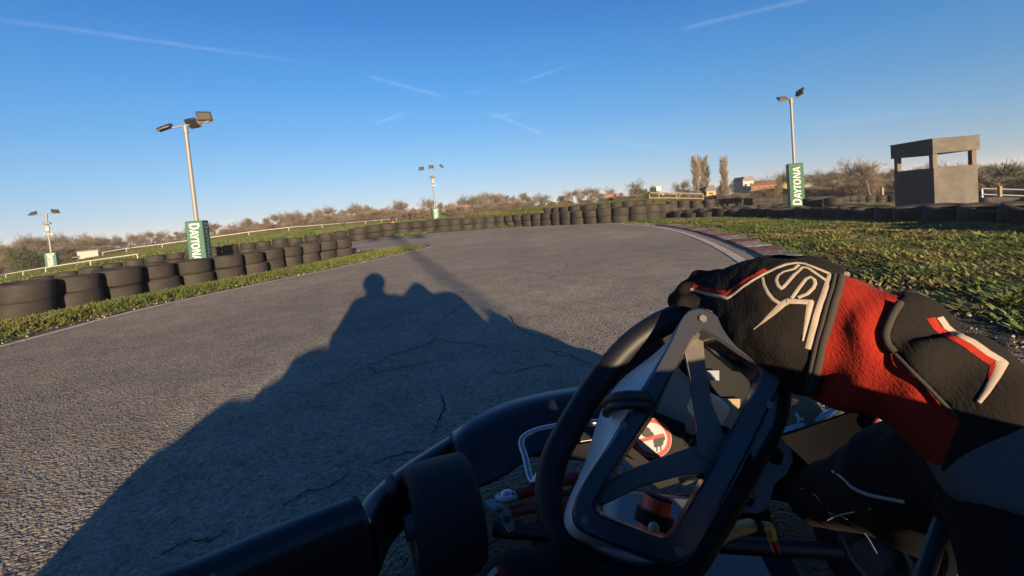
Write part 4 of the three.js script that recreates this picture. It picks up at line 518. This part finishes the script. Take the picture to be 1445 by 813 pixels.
  const plate = (name, pix, o, th, m, holes = []) => { const to2 = q => { const p = on(q[0], q[1], o).sub(W0); return new THREE.Vector2(p.dot(ex), p.dot(ey)); }; const s = new THREE.Shape(pix.map(to2)); for (const [x, y, r] of holes) { const c = to2([x, y]), h = new THREE.Path(); h.absarc(c.x, c.y, r, 0, Math.PI * 2, true); s.holes.push(h); } const g = new THREE.ExtrudeGeometry(s, { depth: th, bevelEnabled: true, bevelSize: .0015, bevelThickness: .0015, bevelSegments: 2, curveSegments: 20 }).translate(0, 0, -th); g.applyMatrix4(new THREE.Matrix4().makeBasis(ex, ey, wn).setPosition(W0.clone().addScaledVector(wn, o))); return kw(name, g, m, rim); };
  const spokeM = mat(.13, .12, .105, .5, { metalness: .2, roughnessMap: scuff });
  plate('spoke', [[964, 480], [990, 468], [994, 520], [1003, 570], [1020, 612], [1040, 635], [1010, 655], [984, 640], [985, 600], [974, 530]], -.034, .008, spokeM);
  plate('spoke', [[1003, 622], [1016, 668], [965, 668], [905, 684], [848, 712], [836, 694], [900, 660], [955, 640]], -.036, .008, spokeM);
  plate('spoke', [[1022, 622], [1084, 545], [1098, 560], [1090, 600], [1048, 672]], -.038, .008, spokeM);
  plate('spoke_brace', [[976, 470], [986, 466], [1046, 508], [1044, 520], [1036, 519]], -.040, .010, spokeM);
  const hubP = on(1014, 645, -.05); const hubG = new THREE.CylinderGeometry(.032, .032, .03, 24).rotateX(Math.PI / 2).applyMatrix4(new THREE.Matrix4().makeBasis(ex, ey, wn)).translate(hubP.x, hubP.y, hubP.z); kw('wheel_hub', hubG, plasticMatt, rim);
  { const a = on(1014, 645, -.06), b = a.clone().addScaledVector(wn, -.42); b.y = Math.max(b.y, .14); kw('steering_column', rod(a, b, .011, .011, 14), greyMetal); }
  { const oq = [[1028, 715], [1036, 690], [1060, 662], [1078, 630], [1096, 619], [1114, 631], [1117, 650], [1108, 668], [1093, 680], [1087, 697], [1084, 713], [1070, 723], [1050, 722]]; plate('boss_plate', oq, -.085, .006, mat(.22, .215, .20, .5, { metalness: .3 }), [[1094, 643, .0098], [1054, 703, .0088]]); }
  for (const [x, y] of [[992, 450], [1088, 512], [1086, 572], [958, 778], [826, 734], [880, 600]]) { const c = on(x, y, .001), g = new THREE.CylinderGeometry(.0045, .0045, .004, 6).rotateX(Math.PI / 2).applyMatrix4(new THREE.Matrix4().makeBasis(ex, ey, wn)).translate(c.x, c.y, c.z); kw('frame_bolt', g, greyMetal, rim); }
  for (const [dy, r] of [[0, .0062], [11, .0056]]) { const t = kw('cable_tie', tube([[856, 572 + dy, -.02], [868, 562 + dy, .012], [890, 559 + dy, .017], [912, 562 + dy, .010], [914, 570 + dy, -.01]].map(q => on(q[0], q[1], q[2])), r, 24, 10), mat(.02, .02, .022, .55), rim); }
  kw('frame_edge_strip', tube([on(898, 474, -.045), on(880, 508, -.045), on(868, 545, -.045)].map(p => p.addScaledVector(wn, -.02)), .0035, 16, 8), mat(.22, .17, .10, .6), rim);
}

// ------------------------------------------------------------------ the driver
const driver = group('person', [0, 0, 0]);
tag(driver, 'driver in black and red race suit with gloves on the steering wheel', 'person');
{
  const D = (px, py, d, rp) => [atDepth(px, py, d), rp * d / F];
  const cloth = dataTex(256, (u, v, i, j) => .5 + .45 * (tn(u, v, 40, 401) - .5) + .4 * (tn(u, v, 110, 402) - .5));
  const knit = (r, g, b, o = {}) => new THREE.MeshPhysicalMaterial({ color: col(r * KD, g * KD, b * KD), roughness: .95, specularIntensity: .3, side: THREE.DoubleSide, ...o }), weave = { bumpMap: tex(cloth, 11), bumpScale: .0007 };
  const clothUV = g => { const p = g.attributes.position, u = []; for (let i = 0; i < p.count; i++) u.push(p.getX(i) + .4 * p.getZ(i), p.getY(i) + .5 * p.getZ(i)); g.setAttribute('uv', new THREE.Float32BufferAttribute(u, 2)); return g; };
  const black = knit(.0135, .012, .011, weave), red = knit(.30, .022, .012, weave), creamThread = knit(.36, .31, .25), pipe = knit(.045, .040, .036), grey = knit(.095, .104, .118), tanM = knit(.20, .155, .105), trousers = knit(.007, .007, .010);
  // joints
  const elbowR = V(.485, .575, -.23), shR = V(.21, .66, .10), shL = V(-.20, .66, .10), elbowL = V(-.36, .47, -.10), handL = atDepth(735, 858, .43);
  const hipR = V(.13, .27, .06), kneeR = V(.425, .60, -.37), ankR = V(.515, .27, -.84), toeR = V(.605, .372, -1.02), hipL = V(-.12, .25, .10), kneeL = V(-.06, .43, -.36), ankL = V(.11, .17, -.84), toeL = V(.15, .25, -.98);
  const fold = (p, s, a) => a * n3(p.x * s, p.y * s * .6, p.z * s);
  const body = p => {
    let d = chain(p, [[V(0, .25, .16), .155], [V(0, .45, .19), .15], [V(0, .60, .17), .145], [V(0, .79, .16), .10]], .06);
    d = smin(d, cap(p, V(-.15, .48, .17), V(.275, .49, .17), .135, .14), .05);
    d = smin(d, cap(p, V(-.17, .67, .14), V(.18, .67, .14), .088, .088), .06);
    d = smin(d, chain(p, [[shR, .08], [shR.clone().lerp(elbowR, .5).add(V(.03, .020, 0)), .078], [elbowR, .062]]), .04);
    d = smin(d, chain(p, [[shL, .072], [elbowL, .055], [elbowL.clone().lerp(handL, .85), .042]]), .04);
    d = smin(d, chain(p, [[hipR, .10], [hipR.clone().lerp(kneeR, .55), .085], [kneeR, .066], [kneeR.clone().lerp(ankR, .35), .066], [ankR, .045]], .04), .05);
    d = smin(d, chain(p, [[hipL, .10], [kneeL, .070], [kneeL.clone().lerp(ankL, .35), .066], [ankL, .045]], .04), .05);
    return d > .03 ? d : d + fold(p, 14, .004);
  };
  const sLine = [D(1150, 470, .527, 72), D(1180, 475, .512, 74), D(1215, 489, .492, 71), D(1258, 502, .468, 67), D(1318, 548, .437, 68), D(1392, 604, .40, 70), [elbowR, .048]];
  const A0 = sLine[0][0], A1 = sLine[5][0], ax = A1.clone().sub(A0), aL = ax.length(); ax.normalize();
  const sleeve = p => { const d = chain(p, sLine, .03); if (d > .02) return d - .008; const t = (p.x - A0.x) * ax.x + (p.y - A0.y) * ax.y + (p.z - A0.z) * ax.z, w = ss(-.01, .03, t) * ss(.26, .14, t); return d + w * (.0075 * Math.sin(t * 80 + 3.2 * n3(p.x * 7, p.y * 7, p.z * 7)) * (.5 + .5 * n3(p.x * 9 + 3, p.y * 9, p.z * 9)) + .0022 * n3(p.x * 13, p.y * 13, p.z * 13)) + .0030 * n3(p.x * 11 + 7, p.y * 11, p.z * 11); };
  // right glove: palm and back of the hand, four bent fingers over the rim, thumb inside, gauntlet
  const palm = [D(1034, 430, .590, 33), D(1052, 431, .582, 46), D(1078, 438, .566, 62), D(1108, 450, .552, 77), D(1138, 461, .538, 84), D(1160, 468, .527, 84)];
  const fingers = [[[1046, 402, .597, 18], [1014, 394, .612, 13.5], [986, 394, .634, 13], [970, 408, .650, 12.5], [975, 424, .652, 11.5]], [[1040, 417, .590, 18], [1000, 409, .604, 14], [970, 412, .622, 13], [957, 427, .637, 12.5], [964, 442, .640, 11.5]], [[1034, 434, .584, 18], [994, 427, .596, 14], [966, 431, .610, 13], [956, 444, .622, 12.5], [964, 456, .626, 11.5]], [[1032, 452, .578, 17], [1000, 446, .588, 13], [978, 449, .600, 12], [971, 459, .608, 11.5], [980, 468, .610, 10.5]]].map(f => f.map(q => D(...q)));
  const thumb = [D(1072, 486, .545, 26), D(1046, 492, .56, 21), D(1020, 480, .585, 18), D(1000, 470, .60, 15)];
  const glove = p => { let d = chain(p, palm, .03); for (const f of fingers) d = smin(d, chain(p, f, .006), .004); d = smin(d, chain(p, thumb, .01), .014); return d > .02 ? d : d + .0022 * n3(p.x * 17, p.y * 17, p.z * 17) + .0006 * n3(p.x * 50, p.y * 50, p.z * 50); };
  // cuff plane: the gauntlet ends square to the forearm
  const cA = atDepth(1190, 392, .52), cB = atDepth(1150, 558, .505), cN = cB.clone().sub(cA).cross(ray(1170, 475)).normalize(); if (cN.x < 0) cN.negate();
  const cuffD = p => (p.x - cA.x) * cN.x + (p.y - cA.y) * cN.y + (p.z - cA.z) * cN.z;
  const gloveF = p => Math.max(glove(p), cuffD(p));
  const bb = (list, m) => { const b = new THREE.Box3(); list.forEach(([p, r]) => b.expandByPoint(p.clone().addScalar(r + m)).expandByPoint(p.clone().subScalar(r + m))); return b; };
  const suit = mesh('race_suit', nets(body, V(-.5, .08, -1.0), V(.62, .84, .42), .014), trousers, driver); suit.userData.label = 'dark race suit body with both legs';
  const gb = bb([...palm, ...fingers.flat(), ...thumb], .008), clothB = { bumpMap: tex(cloth, 1), bumpScale: .0 };
  mesh('glove', clothUV(nets(gloveF, gb.min, gb.max, .0028)), black, driver).userData.label = 'black right glove with cream emblem gripping the wheel rim';
  const sb = bb(sLine, .012); mesh('sleeve', clothUV(nets(p => Math.max(sleeve(p), -cuffD(p) - .03), sb.min, sb.max, .0034)), red, driver).userData.label = 'red forearm of the right sleeve';
  // black upper panel of the sleeve, proud of the red cloth
  const h = (x, y) => hit(sleeve, x, y) ?? atDepth(x, y, .45);
  const mkPlane = (a, b, keep) => { const n = b.clone().sub(a).cross(a.clone().sub(EYE)).normalize(); const s = Math.sign(keep.clone().sub(a).dot(n)); return p => -s * ((p.x - a.x) * n.x + (p.y - a.y) * n.y + (p.z - a.z) * n.z); };
  const keep = h(1340, 520), pD = mkPlane(h(1356, 590), h(1336, 640), h(1420, 600)), pA = mkPlane(h(1266, 432), h(1249, 474), keep), pB = mkPlane(h(1262, 497), h(1350, 588), keep), pC = mkPlane(h(1249, 474), h(1264, 500), keep);
  const upper = p => sleeve(p) - .0032; const panelF = p => Math.max(upper(p), Math.min(Math.max(pA(p), pB(p), pC(p)), pD(p)));
  mesh('sleeve_panel', clothUV(nets(panelF, sb.min, sb.max, .0030)), black, driver).userData.label = 'black upper panel of the right sleeve';
  const g2 = glove, Zp = (X, Y) => [930 + X / 5.348, 355 + Y / 5.348], zl = l => l.map(q => Zp(...q)), px2m = .55 / F;
  const st = (name, f, pts, w, m, lift, t0) => { const g = strip(f, pts, w, lift, t0); if (g.attributes.position.count > 9) mesh(name, g, m, driver); };
  // emblem on the back of the glove, stitched in cream
  const e = 4.1 * px2m;
  st('emblem', g2, zl([[780, 195], [790, 250], [820, 310], [860, 360], [915, 395]]), e, creamThread);
  st('emblem', g2, zl([[1055, 98], [1020, 130], [940, 150], [897, 180], [884, 215], [897, 255], [925, 280], [960, 245], [1020, 175], [1085, 115], [1130, 125], [1200, 175], [1262, 218]]), e, creamThread);
  st('emblem', g2, zl([[1000, 355], [1060, 270], [1110, 205], [1145, 190], [1172, 210], [1180, 240], [1165, 275], [1120, 320], [1050, 348]]), e, creamThread);
  st('emblem', g2, zl([[715, 585], [790, 525], [870, 455], [935, 395], [985, 368]]), t => lerp(2, 7.5, ss(0, .8, t)) * px2m, creamThread);
  st('emblem', g2, zl([[965, 374], [1060, 378], [1165, 384]]), 6.6 * px2m, creamThread, .0014); st('emblem', g2, zl([[1145, 372], [1125, 470], [1105, 570], [1083, 672]]), t => lerp(7.5, 2.5, t) * px2m, creamThread, .0016);
  st('cuff_band', g2, zl([[1300, 172], [1270, 260], [1230, 370], [1190, 490], [1160, 610], [1128, 735]]), 7.5 * px2m, creamThread, .0014);
  st('stripe', g2, zl([[1290, 168], [1180, 122], [1100, 92], [1040, 84], [960, 96], [880, 125], [800, 165]]), 5 * px2m, creamThread, .0013);
  st('stripe', g2, zl([[255, 262], [340, 285], [430, 308], [510, 316], [575, 275], [640, 222], [720, 178], [800, 135]]), 8.0 * px2m, red, .0014); st('stripe', g2, zl([[240, 285], [330, 312], [430, 335], [520, 352], [580, 310], [640, 262], [720, 210], [800, 165]]), 4.6 * px2m, creamThread, .0020);
  // piping round the cuff and round the black panel
  const pipeline = (f, pts, r, m) => { const P = pts.map(q => hit(f, ...q)).filter(Boolean).map(p => p.addScaledVector(grad(f, p), r * .3)); if (P.length > 2) mesh('piping', tube(P, r, 60, 8), m, driver); };
  pipeline(g2, [[1186, 392], [1182, 410], [1176, 430], [1169, 455], [1162, 480], [1156, 505], [1150, 530], [1146, 552]], .0042, pipe); pipeline(g2, [[1178, 389], [1174, 407], [1167, 430], [1160, 455], [1153, 480], [1147, 505], [1142, 530], [1137, 555]], .0026, pipe);
  pipeline(upper, [[1270, 428], [1262, 440], [1254, 456], [1249, 473], [1253, 487], [1263, 498]], .0034, pipe); pipeline(upper, [[1263, 500], [1285, 522], [1310, 547], [1335, 573], [1352, 590]], .0018, pipe);
  const U = (X, Y) => [1130 + X / 3.127, 380 + Y / 3.127], ul = l => l.map(q => U(...q)), u2m = .42 / F;
  st('stripe', upper, ul([[575, 215], [600, 255], [640, 285], [720, 325], [790, 375], [850, 415]]), 13 * u2m, red, .0012); st('stripe', upper, ul([[615, 212], [645, 255], [690, 285], [760, 320], [830, 370], [900, 410]]), 13 * u2m, creamThread, .0017); st('stripe', upper, ul([[895, 400], [860, 470], [820, 540], [785, 588]]), t => lerp(12, 5, t) * u2m, creamThread, .0015); st('stripe', upper, ul([[865, 425], [845, 470], [825, 515]]), t => lerp(12, 3, t) * u2m, red, .0012);
  // left glove at the foot of the wheel
  const lg = [[handL.clone().add(V(-.05, -.02, .07)), .043], [handL, .042], [atDepth(768, 830, .45), .032]], lf = [[786, 786], [800, 798], [815, 811], [832, 824]].map(([x, y]) => [[atDepth(x - 28, y + 18, .455), .014], [atDepth(x, y, .47), .0125], [atDepth(x + 14, y + 8, .495), .0115], [atDepth(x + 6, y + 22, .505), .010]]);
  const lglove = p => { let d = chain(p, lg, .02); for (const f of lf) d = smin(d, chain(p, f, .006), .009); return d; }; const lb = bb([...lg, ...lf.flat()], .008); mesh('glove', clothUV(nets(lglove, lb.min, lb.max, .0032)), black, driver).userData.label = 'black left glove at the foot of the wheel';
  st('stripe', lglove, [[700, 800], [708, 808], [714, 820]], .006, red); st('stripe', lglove, [[690, 815], [696, 808], [702, 802]], .008, creamThread);
  // shoe, knee patch, helmet
  const shoe = p => chain(p, [[ankR.clone().lerp(toeR, .45), .036], [ankR.clone().lerp(toeR, .75), .040], [toeR, .032]], .03) + .002 * n3(p.x * 40, p.y * 40, p.z * 40); const shb = bb([[ankR, .06], [toeR, .05]], .01); mesh('shoe', nets(shoe, shb.min, shb.max, .006), tanM, driver).userData.label = 'tan suede right shoe';
  st('shoe_mark', shoe, [[1123, 583], [1128, 592], [1134, 591]], .006, white, .0015, .6); st('shoe_mark', shoe, [[1129, 590], [1126, 597]], .004, white, .0015, .6);
  const shoeL = p => chain(p, [[ankL, .045], [toeL, .037]], .03); const slb = bb([[ankL, .05], [toeL, .05]], .01); mesh('shoe', nets(shoeL, slb.min, slb.max, .009), tanM, driver);
  const knee = p => Math.max(body(p) - .006, Math.hypot(p.x - kneeR.x, p.y - kneeR.y - .03, p.z - kneeR.z - .02) - .098); mesh('knee_pad', nets(knee, kneeR.clone().subScalar(.15), kneeR.clone().addScalar(.15), .006), grey, driver).userData.label = 'grey fabric over the right knee';
  const helmet = mesh('helmet', (() => { const g = new THREE.SphereGeometry(1, 36, 26); const a = g.attributes.position; for (let i = 0; i < a.count; i++) { const y = a.getY(i), z = a.getZ(i); a.setXYZ(i, a.getX(i) * .146 * (y < 0 ? 1 - .12 * y * y : 1), y * .158, z * .16 * (y < -.2 && z < 0 ? 1.06 : 1)); } g.computeVertexNormals(); return g.translate(.005, .93, .20); })(), mat(.02, .02, .022, .3), driver);
  mesh('visor', new THREE.SphereGeometry(1, 28, 12, Math.PI * 1.1, Math.PI * .8, Math.PI * .40, Math.PI * .16).scale(.149, .160, .163).translate(.005, .93, .20), mat(.03, .03, .035, .1), helmet);
  // loose pale cables lying over the leg
  const wire = knit(.40, .41, .43); for (const [pts, r] of [[[[1173, 667], [1188, 678], [1200, 690], [1222, 700], [1250, 706], [1275, 711]], .0022], [[[1128, 690], [1152, 704], [1165, 722], [1190, 732], [1215, 752], [1234, 782]], .0009], [[[1160, 745], [1166, 735], [1180, 729], [1225, 720]], .0008]]) { const o = mesh('cable', tube(pts.map(q => { const p = hit(body, q[0], q[1]) ?? atDepth(q[0], q[1], .6); return loc(p.add(V(0, .004, .004))); }), r, 40, 6), wire, kart); }
}

renderer.render(scene, camera);
